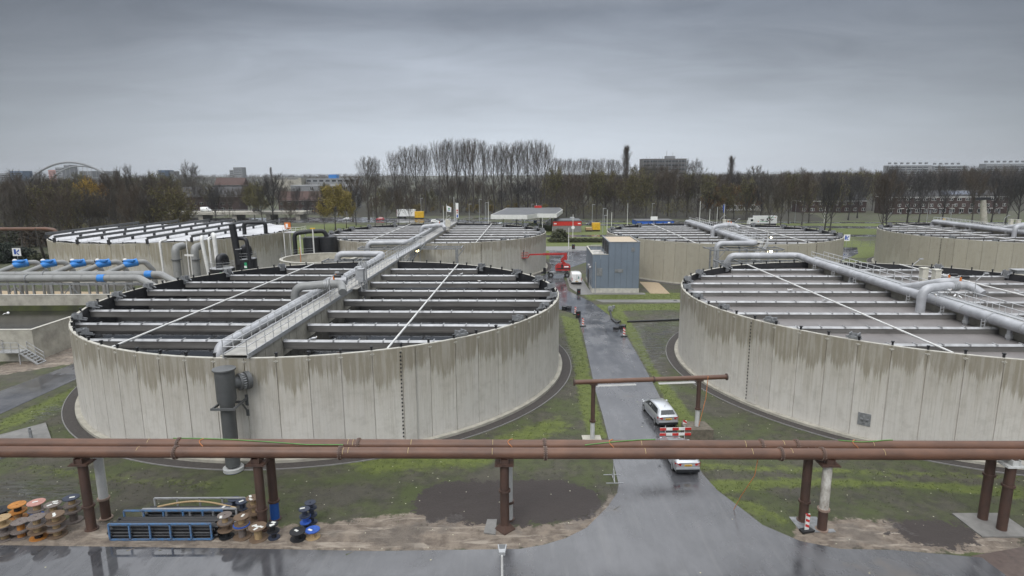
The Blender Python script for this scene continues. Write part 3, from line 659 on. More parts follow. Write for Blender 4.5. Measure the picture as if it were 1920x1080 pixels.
for x,lb in ((-18.7,'orange rope tied round the rear pipe near the leftmost flange'),(-.15,'orange rope tied round the rear pipe above the flared-foot post'),(5.9,'orange rope tied round the rear pipe above the road'),(20.4,'orange rope tied round the rear pipe at right')):
    strand('rope',lb,'rope',[on_back(x+.15*math.sin(k*.8),k*.3-1.2) for k in range(10)],.022,'rope')
strand('hanging_rope','orange rope hanging below the rusty pipe right of the road','rope',[axis_pt(14.4,.2,-.3),axis_pt(14.3,.25,-1.5),Vector((14.1,34.6,1.3)),Vector((13.95,35.2,.05))],.02,'rope')
# ---------------------------------------------------------------- pipe gantry over the road
t=thing('pipe_gantry','rusty pipe gantry crossing the narrow road behind the front pipes','gantry',(0,0,0))
a=Vector((4.85,45.6,4.83)); c=Vector((17.05,46.3,4.98)); d=(c-a).normalized()
b=MB(); b.tube([a,c],.185,20); b.build('cross_pipe','rust',t)
for k in (0,.52,1):
    p=a.lerp(c,k); b=MB(); b.tube([p-d*.05,p+d*.05],.27,18); b.build('flange','rustpost',t)
for k,s in ((.125,0.),(.82,.9)):
    p=a.lerp(c,k); b=MB(); b.tube([(p.x,p.y,1.6+s*.9),(p.x,p.y,p.z-.15)],.17,16); b.box(p.x-.3,p.x+.3,p.y-.2,p.y+.2,p.z-.24,p.z-.16); po=b.build('post','rustpost',t)
    b=MB(); b.tube([(p.x,p.y,s),(p.x,p.y,1.6+s*.9)],.18,16); b.build('lower_post','greypost',po)
    b=MB(); b.tube([(p.x,p.y,1.5+s*.9),(p.x,p.y,1.64+s*.9)],.25,16); b.build('flange','rustpost',po)
for k0,k1 in ((.14,.40),(.55,.79)):
    p0=a.lerp(c,k0); p1=a.lerp(c,k1); b=MB(); b.bar(p0+Vector((0,-.05,-.33)),p1+Vector((0,-.05,-.33)),.34,.05); b.build('light_strip','white',t)
p=a.lerp(c,.82); b=MB(); b.prism([(p.x-1.2,p.y-.8),(p.x+1.1,p.y-.8),(p.x+.9,p.y+.9),(p.x-1.0,p.y+.9)],-.05,.9); tag(b.build('concrete_block','block'),'concrete foundation block under the right gantry post','block')
p=a.lerp(c,.125); b=MB(); b.box(p.x-.8,p.x+.7,p.y-.6,p.y+.6,-.05,.10); tag(b.build('concrete_pad','concrete'),'concrete pad under the left gantry post','pad')
p=a.lerp(c,.87)+Vector((0,-.25,0)); strand('hanging_rope','orange rope hanging from the right end of the gantry pipe','rope',[p+Vector((0,0,.2)),p+Vector((-.1,-.05,-1.6)),Vector((p.x-.35,p.y,1.9)),Vector((p.x-.55,p.y-.05,1.0))],.025,'rope')
# ---------------------------------------------------------------- tower pipe on the dark-water tank
t=thing('tower_pipe','tall dark grey vertical pipe bolted to the front of the dark-water tank','pipe',(-20.15,40.75,0))
b=MB(); b.lathe([(.50,.45),(.50,5.1),(.66,5.4),(.66,7.6)],n=28); b.build('pipe','towergrey',t)
b=MB(); b.tube([(0,0,7.6),(0,0,7.7)],.78,28); b.build('top_flange','towergrey',t)
b=MB(); b.tube([(0,0,.06),(0,0,.30)],.70,28); b.build('foot','greypost',t)
b=MB(); b.tube([(0,0,-.05),(0,0,.12)],.64,28); b.build('foot_bolts','bluebase',t)
b=MB(); b.tube([(.1,.1,6.45),(.9,.95,6.45)],.42,20); b.tube([(.62,.66,6.45),(.74,.78,6.45)],.62,24); b.tube([(.95,.98,6.45),(1.15,1.2,6.45)],.66,24); e=b.build('branch','towergrey',t)
b=MB()
for k in range(20):
    an=k*2*PI/20; ax=Vector((.7,.72,0)).normalized(); s=Vector((-ax.y,ax.x,0)); p=Vector((.8,.84,6.45))+(s*math.cos(an)+Vector((0,0,1))*math.sin(an))*.56; b.tube([p-ax*.12,p+ax*.14],.035,5)
b.build('bolts','galv',e)
b=MB()
for x in (-.75,.75): b.bar((x,-.72,4.95),(x,1.55,4.95),.12,.16); b.bar((x,1.45,3.9),(x,.6,4.9),.09); b.box(x-.12,x+.12,1.40,1.56,4.4,5.25); b.box(x-.12,x+.12,1.40,1.52,3.6,4.1)
b.bar((-.85,-.72,4.95),(.85,-.72,4.95),.12,.16); b.bar((-.8,.72,4.95),(.8,.72,4.95),.12,.16); b.build('bracket','towergrey',t)
b=MB(); b.cyl((0,0),.34,0,.12,16); t2=thing('wall_hatch','grey valve hatch low on the wall of the nearest right tank','hatch',(0,0,0))
cB=Vector((*CT['B'],0)); an=math.atan2(44.6-64.1,31-43.59); p=cB+Vector((math.cos(an),math.sin(an),0))*(TR+.02)
for nm,mb in (('plate',[(-.45,.45,-.04,.03,-.5,.5)]),('handle',[(-.3,.3,.03,.12,-.06,.06),(-.06,.06,.03,.12,-.3,.3)])):
    b=MB(Matrix.Translation(D(1611,797,p.y)*1.0)@Matrix.Rotation(an-PI/2,4,'Z'))
    q0=G(1611,797,1.9); dd=(q0.xy-cB.xy).normalized()*(TR+.02); aa=math.atan2(dd.y,dd.x); b.X=Matrix.Translation((cB.x+dd.x,cB.y+dd.y,1.75))@Matrix.Rotation(aa-PI/2,4,'Z')
    for q_ in mb: b.box(*q_)
    b.build(nm,'galvdark',t2)
# ---------------------------------------------------------------- cable drums
DM={}
def drum_mesh(r,h,ct,cc):
    k=(r,h,ct,cc)
    if k not in DM:
        f=MB(); f.lathe([(.05,0),(r,0),(r,.045),(.05,.045),(.05,0)],n=24,smooth=False)
        c=MB(); c.tube([(0,0,.045),(0,0,h-.045)],r*.42,16,caps=False)
        tg=MB(); tg.box(-.14,.14,-.07,.07,0,.006)
        DM[k]=(f.mesh('flange',ct),c.mesh('core',cc),tg.mesh('paper_label','tag'))
    return DM[k]
MN=dict(greywood='grey wooden',wood='brown wooden',palewood='pale wooden',orangewood='orange',pinkwood='pink-topped',blackdrum='black',navydrum='slate-blue',bluedrum='bright blue')
def drum(x,y,z,r,h,ct,cc,label,group,bot=None,rn=R):
    t=thing('cable_drum',label,'cable drum',(x,y,z),rn.uniform(0,6),group)
    f,c,tg=drum_mesh(r,h,ct,cc); fb=drum_mesh(r,h,bot or ct,cc)[0]
    inst(t,'flange',fb,(0,0,0),0,t); inst(t,'core',c,(0,0,0),0,t); top=inst(t,'flange',f,(0,0,h-.045),0,t)
    if bot and bot!=ct: top['label']=MN[ct]+' upper flange'
    return t,top,tg
def stack(px,py,where,group,spec,tags=0):
    g=G(px,py); z=0.; n=len(spec); rn=random.Random(px*7+py)
    for i,s in enumerate(spec):
        r,h,ct,cc=s[:4]; bot=s[4] if len(s)>4 else None
        lv='single' if n==1 else ('topmost' if i==n-1 else ('lowest' if i==0 else 'middle'))
        lb=f'{lv} {MN[ct]} drum {"" if n==1 else "of the stack "}{where}'
        j=Vector((rn.uniform(-.04,.04),rn.uniform(-.04,.04),0))*(i>0)
        t,top,tg=drum(g.x+j.x,g.y+j.y,z,r,h,ct,cc,lb,group,bot,rn)
        if tags and i==n-1:
            for k in range(tags): inst(top,'paper_label',tg,(rn.uniform(-.4,.4)*r*1.3,rn.uniform(-.5,.5)*r,.046+.004*k),rn.uniform(0,3),top)
        z+=h+.003
gl='cable drums stacked at the left edge'; gr='cable drums right of the pipe crates'
stack(139,976,'by the pale grey post',gl,[(.50,.70,'greywood','greywood'),(.47,.42,'greywood','palewood'),(.45,.45,'navydrum','palewood','greywood')],1)
stack(108,1003,'in front of the leftmost rusty post',gl,[(.52,.45,'wood','palewood'),(.48,.43,'greywood','palewood'),(.48,.45,'wood','palewood')],2)
stack(73,1008,'with an orange foot',gl,[(.47,.42,'orangewood','blackdrum'),(.50,.45,'wood','palewood'),(.46,.45,'greywood','palewood')])
stack(41,1006,'with an orange core',gl,[(.50,.45,'greywood','orangewood'),(.46,.55,'greywood','orangewood')])
stack(10,1009,'at the front left edge',gl,[(.52,.42,'greywood','palewood'),(.50,.45,'greywood','greywood'),(.46,.45,'palewood','palewood')])
stack(105,983,'behind the front stack by the rusty post',gl,[(.46,.45,'greywood','palewood'),(.46,.45,'wood','wood'),(.46,.45,'greywood','palewood')],3)
stack(73,980,'with a pink top in the back row',gl,[(.46,.45,'navydrum','navydrum'),(.45,.42,'bluedrum','navydrum'),(.48,.50,'pinkwood','palewood','greywood')],1)
stack(38,983,'with an orange top in the back row',gl,[(.48,.45,'blackdrum','blackdrum'),(.48,.45,'orangewood','palewood'),(.46,.45,'orangewood','blackdrum')])
stack(9,984,'with a black top',gl,[(.50,.5,'greywood','palewood'),(.50,.55,'blackdrum','blackdrum')])
stack(425,1006,'right beside the ends of the black pipes',gr,[(.42,.45,'blackdrum','blackdrum'),(.48,.50,'wood','wood'),(.40,.48,'greywood','palewood')],1)
stack(455,1006,'with a blue ring, in the front row',gr,[(.52,.75,'wood','greywood'),(.47,.06,'bluedrum','bluedrum'),(.42,.46,'wood','palewood')],1)
stack(478,974,'just left of the rusty post',gr,[(.45,.50,'wood','wood'),(.45,.5,'wood','palewood'),(.42,.48,'wood','palewood')],2)
stack(457,968,'under a black drum, in the back row',gr,[(.45,.55,'wood','palewood'),(.36,.50,'navydrum','navydrum')],1)
stack(426,972,'behind the pipe ends',gr,[(.35,.45,'blackdrum','blackdrum'),(.35,.45,'navydrum','navydrum')],1)
stack(440,960,'at the very back',gr,[(.35,.45,'blackdrum','blackdrum'),(.35,.45,'navydrum','navydrum')])
stack(485,1010,'standing alone with white tags',gr,[(.52,.80,'wood','palewood')],4)
stack(514,1008,'in front of the blue-footed post',gr,[(.34,.45,'navydrum','blackdrum'),(.34,.45,'blackdrum','blackdrum')],3)
stack(574,991,'standing apart at right',gr,[(.33,.42,'navydrum','navydrum'),(.33,.42,'bluedrum','bluedrum'),(.33,.48,'navydrum','navydrum')],1)
stack(585,979,'behind the stack standing apart at right',gr,[(.33,.48,'navydrum','navydrum'),(.33,.48,'navydrum','navydrum'),(.33,.35,'navydrum','navydrum')])
stack(559,1010,'standing alone at right on the sand',gr,[(.46,.50,'blackdrum','blackdrum')],1)
stack(587,1007,'with a pale foot, rightmost of all',gr,[(.42,.50,'bluedrum','palewood','palewood')],1)
# ---------------------------------------------------------------- pipe crates
def crate(label,x0,x1,y0,y1,h,m,nb,rz=0):
    t=thing('pipe_crate',label,'crate',((x0+x1)/2,(y0+y1)/2,.03),rz,'steel pipe crates between the drums')
    L=(x1-x0)/2; W=(y1-y0)/2
    for y in (-W,W):
        b=MB()
        for z in (.04,h): b.bar((-L,y,z),(L,y,z),.09)
        for i in range(nb+1): b.bar((-L+2*L*i/nb,y,.04),(-L+2*L*i/nb,y,h),.09)
        b.build('side_frame',m,t)
    b=MB()
    for i in range(nb+1): b.bar((-L+2*L*i/nb,-W,.04),(-L+2*L*i/nb,W,.04),.07)
    b.build('floor_bars',m,t)
    return t
crate('blue steel crate full of black pipes beside the paved yard',-23.55,-17.6,32.25,33.7,1.02,'blueframe',5)
crate('grey galvanised crate of hoses behind the blue crate',-22.6,-16.9,34.0,35.25,.95,'galv',4)
b=MB(); b.tube([(-3.1,0,0),(3.1,0,0)],.085,10,caps=False); b.tube([(-3.12,0,0),(-3.02,0,0)],.1,10); b.tube([(3.02,0,0),(3.12,0,0)],.1,10); PIPE=b.mesh('black_pipe','black')
rn=random.Random(5)
for (cx,cy,rows,lb,gpn) in ((-20.5,32.98,(7,7,6,6),'black plastic pipe lying in the blue steel crate','black pipes in the blue crate'),(-19.7,34.62,(6,5,4),'black pipe lying in the grey galvanised crate','black pipes in the grey crate')):
    for k,n in enumerate(rows):
        for i in range(n):
            o=bpy.data.objects.new('black_pipe',PIPE); COL.objects.link(o); o.location=(cx+rn.uniform(-.25,.25),cy+(i-(n-1)/2)*.183,.20+k*.175); o.rotation_euler=(rn.uniform(0,6),0,rn.uniform(-.012,.012))
            if gpn.endswith('grey crate'): o.scale=(.9,1,1)
            tag(o,lb,'pipe',gpn)
strand('beige_hose','beige hose curving over the black pipes of the grey crate','hose',[(-22.0+i*.38,34.55+.25*math.sin(i*.3),.80+.22*math.sin(i/13*PI)) for i in range(14)],.06,'palewood')
# ---------------------------------------------------------------- cars
def lerp(a,b,t): return a+(b-a)*t
EST=[(0,.80,.93,.70,.95,.30),(.10,.88,.98,.72,1.02,.24),(.50,.91,1.0,.60,1.40,.20),(.85,.915,1.0,.60,1.49,.20),(1.9,.92,.98,.62,1.53,.18),(2.95,.92,.96,.60,1.45,.18),(3.75,.91,.93,.70,1.0,.20),(4.45,.87,.80,.66,.86,.22),(4.72,.74,.62,.55,.68,.28)]
HAT=[(0,.74,.85,.64,.88,.30),(.08,.80,.92,.66,.96,.24),(.35,.82,.93,.55,1.38,.2),(.7,.83,.93,.56,1.48,.2),(1.4,.83,.92,.57,1.52,.18),(2.1,.83,.90,.56,1.45,.18),(2.85,.82,.88,.64,.98,.20),(3.4,.78,.76,.60,.84,.22),(3.6,.66,.6,.5,.66,.28)]
VAN=[(0,.90,1.05,.86,1.9,.35),(.04,.94,1.1,.88,2.12,.28),(.4,.95,1.12,.86,2.2,.25),(1.6,.95,1.12,.86,2.22,.25),(2.8,.95,1.12,.84,2.18,.25),(3.4,.95,1.1,.80,2.02,.25),(4.1,.94,1.08,.82,1.2,.25),(4.75,.88,.85,.72,.92,.28),(4.9,.78,.62,.6,.68,.3)]
def car(label,loc,rz,paint,prof=EST,group=None,kind='car',marks=None):
    t=thing('parked_car' if kind=='car' else 'delivery_van',label,kind,loc,rz,group)
    L=prof[-1][0]; b=MB(); vs=[]; n=9
    for (y,w,zb,wr,zt,zs) in prof:
        ring=[(w*.90,zs),(w,zs+.16),(w*1.0,lerp(zs,zb,.6)),(w*.965,zb),(wr,zt-.04),(wr*.82,zt)]
        ring=[(x,z) for x,z in ring]+[(-x,z) for x,z in ring[::-1]]
        vs+=[(x,y-L/2,z) for x,z in ring]; n=len(ring)
    fs=[(i*n+k,(i+1)*n+k,(i+1)*n+k+1,i*n+k+1) for i in range(len(prof)-1) for k in range(n-1)]
    fs+=[(i*n+n-1,(i+1)*n+n-1,(i+1)*n,i*n) for i in range(len(prof)-1)]
    b.add(vs,fs,True); b.add(vs[:n],[tuple(range(n))]); b.add(vs[-n:],[tuple(range(n))[::-1]])
    b.build('body',paint,t)
    def pt(i,f,s,off=.012):
        y,w,zb,wr,zt,zs=prof[i]; x0,z0=w*.965,zb; x1,z1=wr,zt-.04; return Vector((s*(lerp(x0,x1,f)+off),y-L/2,lerp(z0,z1,f)+.005))
    is_van=kind!='car'
    for s in (1,-1):
        b=MB(); i0,i1=(2,5) if not is_van else (5,5); P=[]
        if not is_van:
            for seg in ((2,4),(4,5)):
                pass
            A=[pt(2,.12,s),pt(3,.12,s),pt(4,.12,s),pt(5,.12,s)]; B_=[pt(3,.86,s),pt(3,.86,s),pt(4,.86,s),pt(5,.86,s)]
            q0=pt(5,.12,s)*.25+pt(6,.12,s)*.75; q0=Vector((q0.x,q0.y,q0.z)); A.append(q0)
            b.add([A[0],A[1],B_[1]],[(0,1,2)]); b.add([A[1],A[2],B_[2],B_[1]],[(0,1,2,3)]); b.add([A[2]+Vector((0,.07,0)),A[3],B_[3],B_[2]+Vector((0,.07,0))],[(0,1,2,3)]); b.add([A[3]+Vector((0,.03,0)),A[4],B_[3]+Vector((0,.03,0))],[(0,1,2)])
        else:
            b.add([pt(4,.15,s)+Vector((0,.25,0)),pt(5,.15,s),pt(5,.8,s),pt(4,.8,s)+Vector((0,.25,0))],[(0,1,2,3)])
        b.build('side_window','glass',t)
    if not is_van:
        b=MB(); a0,a1=prof[1],prof[2]
        y0,z0=lerp(a0[0],a1[0],.22),lerp(a0[4],a1[4],.22); y1,z1=lerp(a0[0],a1[0],.93),lerp(a0[4],a1[4],.93)
        b.add([(-.62,y0-L/2-.03,z0+.01),(.62,y0-L/2-.03,z0+.01),(.50,y1-L/2-.03,z1+.01),(-.50,y1-L/2-.03,z1+.01)],[(0,1,2,3)]); b.build('rear_window','glass',t)
    else:
        b=MB()
        for s in (1,-1): b.add([(s*.10,-L/2-.012,1.25),(s*.72,-L/2-.012,1.25),(s*.70,-L/2-.005,1.80),(s*.10,-L/2-.005,1.80)],[(0,1,2,3)])
        b.build('rear_windows','whiteboard',t)
        b=MB(); b.box(-.015,.015,-L/2-.02,-L/2,.5,2.0); b.box(-.25,-.12,-L/2-.04,-L/2,1.0,1.06); b.build('door_seam','ink',t)
    i=5; b=MB(); a0,a1=prof[i],prof[i+1]
    y0,z0=lerp(a0[0],a1[0],.06),lerp(a0[4],a1[4],.06); y1,z1=lerp(a0[0],a1[0],.94),lerp(a0[4],a1[4],.94)
    b.add([(-a0[3]*.8,y0-L/2+.02,z0+.02),(a0[3]*.8,y0-L/2+.02,z0+.02),(a1[3]*.88,y1-L/2+.02,z1+.02),(-a1[3]*.88,y1-L/2+.02,z1+.02)],[(0,1,2,3)]); b.build('windscreen','glass',t)
    wy=[.78,L-.95]
    for y in wy:
        for s in (1,-1):
            b=MB(); x=s*(prof[3][1]-.10); b.tube([(x-.10,y-L/2,.31),(x+.10,y-L/2,.31)],.315,18); wh=b.build('wheel','rubber',t)
            b=MB(); b.tube([(x+s*.06,y-L/2,.31),(x+s*.108,y-L/2,.31)],.20,14); b.build('rim','hub',wh)
    for s in (1,-1):
        w=prof[1][1]; zt=prof[1][2]; b=MB()
        if is_van: b.box(s*w-.10*(s>0)-.0,s*w+.10*(s<0),-L/2-.03,-L/2+.06,.75,1.35)
        else: b.add([(s*(w+.012),.30-L/2,zt-.02),(s*(w+.0),.0-L/2-.015,zt-.03),(s*(w-.42),-.012-L/2,zt-.10),(s*(w-.36),-.02-L/2,zt-.26),(s*(w-.06),-.02-L/2,zt-.26),(s*(w+.025),.16-L/2,zt-.2)],[(0,1,2,3,4,5)])
        b.build('tail_light','taillight',t)
        b=MB(); b.ball((s*prof[-2][1]*.80,prof[-2][0]-L/2+.13,.70),.14,1,1,.6); b.build('headlight','headl',t)
        b=MB(); y=prof[5][0]+.45-L/2; b.ball((s*(prof[5][1]+.12),y,prof[5][2]+.07),.13,1,.6,.8); b.build('mirror',paint if not is_van else 'black',t)
    b=MB(); b.box(-.26,.26,-L/2-.035,-L/2+.02,.70 if not is_van else .55,.81 if not is_van else .66); pl=b.build('number_plate','plate',t)
    b=MB(); zc=.755 if not is_van else .605
    for k in range(6): b.box(-.2+k*.07,-.165+k*.07,-L/2-.04,-L/2-.034,zc-.03,zc+.03)
    b.build('plate_marks','ink',pl)
    b=MB(); w=prof[1][1]; b.box(-w*.93,w*.93,-L/2-.06,-L/2+.12,.26,.46); b.build('rear_bumper','black' ,t)
    if not is_van:
        b=MB(); b.tube([(0,1.0-L/2,1.50),(0,.9-L/2,1.66)],.015,4); b.build('aerial','black',t)
        b=MB(); b.box(-w*.95,w*.95,-L/2-.05,-L/2+.1,.47,.57); b.build('bumper_trim',paint,t)
    return t
car('silver estate car parked behind the red and white barrier',(12.75,50.15,.03),.10,'silver',group='silver estate cars on the narrow road')
car('silver estate car half hidden by the rusty pipes, blue stripe at its side',(12.25,42.0,.03),.02,'silver',group='silver estate cars on the narrow road')
b=MB()
t=car('white delivery van parked beside the blue-grey building',(12.3,116.6,.055),.02,'carwhite',VAN,kind='van')
for pts,m in (([(.18,1.15),(.48,1.15),(.33,1.75)],'teal'),([(.40,1.15),(.66,1.15),(.66,1.6)],'whiteboard')):
    b=MB(); b.add([(x,-2.45-.022,z) for x,z in pts],[(0,1,2)]); b.build('logo',m,t)
# ---------------------------------------------------------------- traffic furniture
def beacon(label,p,rz=0):
    t=thing('traffic_beacon',label,'beacon',(p.x,p.y,.03),rz,'red and white traffic beacons')
    b=MB(); b.prism([(-.42,-.2),(.42,-.2),(.36,.2),(-.36,.2)],0,.12); b.build('foot','black',t)
    b=MB(); b.box(-.14,.14,-.025,.025,.12,1.12); bd=b.build('board','redwhite_w',t)
    b=MB()
    for k in range(3):
        z=.22+k*.34; b.add([(-.14,-.03,z+.14),(.14,-.03,z),(.14,-.03,z+.16),(-.14,-.03,z+.30)],[(0,1,2,3)]); b.add([(-.14,.03,z+.14),(.14,.03,z),(.14,.03,z+.16),(-.14,.03,z+.30)],[(3,2,1,0)])
    b.build('stripes','redwhite_r',bd)
    return t
beacon('red and white traffic beacon beside the black bin on the road',G(1079,590))
beacon('red and white traffic beacon alone at the left road edge',G(1093,612))
beacon('red and white traffic beacon at the right road edge by the black blocks',G(1170,631))
beacon('leaning red and white traffic beacon in front of the peeling post',G(1512,997),.25)
beacon('red and white traffic beacon behind the red and white barrier',Vector((14.0,46.6,0)))
t=thing('road_barrier','red and white plank barrier behind the silver car','barrier',(12.9,45.3,.03),.03)
for z in (.55,1.0):
    b=MB(); b.box(-1.25,1.25,-.02,.02,z-.11,z+.11); bd=b.build('plank','redwhite_w',t)
    b=MB()
    for k in (-1.25,-.25,.75): b.box(k,k+.5,-.026,.026,z-.108,z+.108)
    b.build('red_bands','redwhite_r',bd)
for x in (-.8,.75):
    b=MB(); b.box(x-.03,x+.03,.025,.07,0,1.25); b.box(x-.3,x+.3,-.2,.28,0,.06); b.build('leg','galv',t)
t=thing('trestle','small white steel trestle at the left road edge below the pipes','trestle',(7.0,39.2,0))
b=MB(); b.tube([(0,-.05,.05),(0,.05,1.25)],.035,6); b.build('post','galv',t)
b=MB()
for y in (-.6,.6): b.bar((-.6,y,.03),(.6,y,.03),.05)
b.bar((0,-.6,.03),(0,.6,.03),.05); b.bar((0,-.55,.05),(0,0,.8),.04); b.bar((0,.55,.05),(0,0,.8),.04); b.build('feet','galv',t)
def bin_(label,p,h=.95,r=.3):
    t=thing('litter_bin',label,'bin',(p.x,p.y,.03)); b=MB(); b.box(-r,r,-r*.9,r*.9,0,h*.8); b.build('body','black',t)
    b=MB(); b.box(-r*1.06,r*1.06,-r,r,h*.86,h); b.box(-r*.9,-r*.8,-r*.8,r*.8,h*.78,h*.88); b.box(r*.8,r*.9,-r*.8,r*.8,h*.78,h*.88); b.build('lid','black',t); b=MB(); b.box(-r*.3,r*.3,-r*.97,-r*.9,h*.48,h*.58); b.build('marking','taillight',t)
bin_('black bin with red marking on the paving before the blue-grey building',G(1085,552))
bin_('black box on a low pallet next to the road beacon',G(1084,596),1.0,.34)
bin_('small black bin at the far end of the wet road',G(1075,467),1.3,.4)
for px,py,lb in ((1063,581,'black rubble heap at the left road edge'),(1163,617,'black rubber block pile at the right road edge')):
    g=G(px,py); t=MB(Matrix.Translation(g)); rr=random.Random(px)
    for k in range(5): x,y=rr.uniform(-.6,.5),rr.uniform(-.4,.4); t.X=Matrix.Translation(g+Vector((x,y,.0)))@Matrix.Rotation(rr.uniform(0,3),4,'Z'); t.box(-.45,.45,-.3,.3,.0,.2+rr.uniform(0,.4))
    tag(t.build('rubber_blocks','black'),lb,'blocks')
strand('drain_hose','black drain hose curling down the right road edge','hose',fillet([G(1144,583,.1),G(1147,598,.1),G(1156,606,.1),G(1163,602,.1)],.6,5),.14,'black',8)
strand('drain_pipe','long black drain pipe lying on the grass beside the right tank','pipe',[G(1176,603,.14),G(1230,601,.14),G(1283,598.5,.14)],.13,'black',8)
g=G(1146,583); b=MB(Matrix.Translation(g)); b.box(-.5,.2,-.3,.3,0,.6); b.tube([(.35,0,.4),(.35,0,.85)],.22,10); b.box(-.4,.1,-.2,.2,.6,.75); tag(b.build('drain_pump','galvdark'),'grey pump at the top of the drain hose','pump')
# ---------------------------------------------------------------- blue-grey building
t=thing('plant_building','blue-grey clad flat-roofed building with a taller right half','building',(14.2,106.1,0),RT)
b=MB(); b.box(-.05,8.25,-.04,12.6,0,.85); b.build('base','coping',t)
b=MB()
def panels(b,x0,x1,y0,y1,z0,z1,w):
    """cladding boards with open joints on the four sides"""
    n=max(1,round((x1-x0)/w)); s=(x1-x0)/n
    for i in range(n):
        b.box(x0+i*s+.012,x0+(i+1)*s-.012,y0-.05,y0,z0,z1); b.box(x0+i*s+.012,x0+(i+1)*s-.012,y1,y1+.05,z0,z1)
    n=max(1,round((y1-y0)/w)); s=(y1-y0)/n
    for i in range(n):
        b.box(x0-.05,x0,y0+i*s+.012,y0+(i+1)*s-.012,z0,z1); b.box(x1,x1+.05,y0+i*s+.012,y0+(i+1)*s-.012,z0,z1)
b.box(.06,2.79,.06,12.5,.86,6.0); b.box(2.8,8.14,.06,10.5,.86,8.9)
b.build('wall_core','slate',t)
b=MB(); panels(b,.03,2.79,.02,12.54,.86,6.85,1.15); b.build('cladding','bluewall',t)
b=MB(); panels(b,2.85,8.15,.02,10.55,.86,9.02,1.08); b.build('tall_cladding','bluewall',t)
b=MB(); b.box(.25,2.75,.25,12.3,6.0,6.2); b.build('low_roof','roofpale',t)
b=MB(); b.box(3.0,8.0,.2,10.4,8.9,8.96); b.build('roof','pebble',t)
b=MB(); 
for x0,x1,y0,y1 in ((2.76,8.24,-.08,.16),(2.76,8.24,10.4,10.66),(2.76,3.0,.16,10.4),(8.0,8.24,.16,10.4)): b.box(x0,x1,y0,y1,9.0,9.12)
b.build('roof_edge','galvdark',t)
b=MB()
for x0,x1,y0,y1 in ((-.06,2.75,-.08,.2),(-.06,.2,.2,12.6),(-.06,2.75,12.4,12.66)): b.box(x0,x1,y0,y1,6.86,6.95)
b.build('parapet_cap','coping',t)
for x0,x1,z0,z1 in ((.75,1.75,3.1,4.5),(3.9,5.4,3.7,4.3),(6.7,7.3,7.4,8.1)):
    b=MB(); b.box(x0,x1,-.09,-.04,z0,z1)
    for k in range(int((z1-z0)/.12)): b.box(x0+.03,x1-.03,-.11,-.085,z0+.03+k*.12,z0+.10+k*.12)
    b.build('louvre','galvdark',t)
b=MB(); b.box(2.74,2.79,1.5,3.0,6.2,8.3); b.build('roof_door','slate',t)
b=MB(); b.box(2.70,2.78,4.2,6.0,6.2,8.7); b.build('roof_window','slate',t)
b=MB(); railing(b,[(.4,2.0,6.2),(2.5,2.0,6.2)],1.0,.9); railing(b,[(.5,9.0,6.2),(2.5,9.0,6.2)],1.3,.9); b.build('roof_railing','galv',t)
b=MB(); b.tube([(.55,-.14,.0),(.55,-.14,5.6)],.07,8); b.build('rain_pipe','galv',t)
b=MB(); b.box(-.10,-.04,3.0,4.1,.1,2.3); b.build('door','galvdark',t)
b=MB(); b.box(-.10,-.04,6.0,8.6,.1,3.2); b.build('roller_door','slate',t)
for y in (2.4,5.2): 
    b=MB(); b.box(-.35,-.04,y-.12,y+.12,4.2,4.45); b.build('wall_lamp','white',t)
# ---------------------------------------------------------------- boom lift with a worker
t=thing('boom_lift','red boom lift reaching its basket against the tank wall','boom lift',(9.9,123.2,.03),0)
for x,y in ((-2.0,-1.1),(1.3,-1.1),(-2.0,1.1),(1.3,1.1)):
    b=MB(); b.tube([(x,y-.22,.55),(x,y+.22,.55)],.55,16); w=b.build('wheel','rubber',t); b=MB(); b.tube([(x,y-.235,.55),(x,y+.235,.55)],.22,10); b.build('rim','galvdark',w)
b=MB(); b.box(-2.2,1.5,-.6,.6,.55,1.05); b.cyl((-.3,0),.6,1.05,1.4,16); b.box(-2.05,-1.9,-1.0,1.0,.45,.65); b.box(1.2,1.4,-1.0,1.0,.45,.65); b.build('chassis','galvdark',t)
b=MB(); b.prism([(-1.0,-.95),(1.7,-.95),(2.0,-.6),(2.0,.6),(1.7,.95),(-1.0,.95)],1.4,1.7)
for s in (1,-1): b.add([(x,s*y,z) for y in (.42,.98) for x,z in ((-1.0,1.7),(1.95,1.7),(1.95,2.5),(1.2,2.75),(-.3,2.75),(-1.0,2.2))],[(0,1,2,3,4,5),(11,10,9,8,7,6),(0,6,7,1),(1,7,8,2),(2,8,9,3),(3,9,10,4),(4,10,11,5),(5,11,6,0)])
b.build('turret','red',t)
b=MB(); b.bar((1.5,0,2.2),(.2,0,3.4),.4,.5); b.bar((.2,0,3.4),(1.1,0,4.4),.36,.46); b.box(.75,1.35,-.25,.25,3.5,4.95); b.build('lower_boom','red',t)
b=MB(); b.bar((1.2,0,4.75),(-3.6,0,4.70),.38,.42); b.bar((-3.4,0,4.70),(-6.4,0,4.62),.28,.30); b.build('boom','red',t)
b=MB(); b.bar((-3.2,.0,4.5),(.2,0,4.55),.10); b.bar((.6,.3,2.6),(.9,.3,4.5),.14); b.build('hydraulics','black',t)
b=MB(); b.bar((-6.3,0,4.55),(-6.6,0,4.1),.2); b.build('jib','red',t)
b=MB(); b.box(-.9,1.9,-.99,-.985,1.75,1.95); b.box(.1,.5,-1.0,-.985,1.95,2.7); b.build('engine_grille','black',t)
b=MB(); b.box(.7,1.6,-1.0,-.985,2.1,2.35); b.build('white_decal','whiteboard',t)
b=MB(); bx0,bx1,by=-9.6,-6.6,.55
b.box(bx0,bx1,-by,by,3.95,4.03)
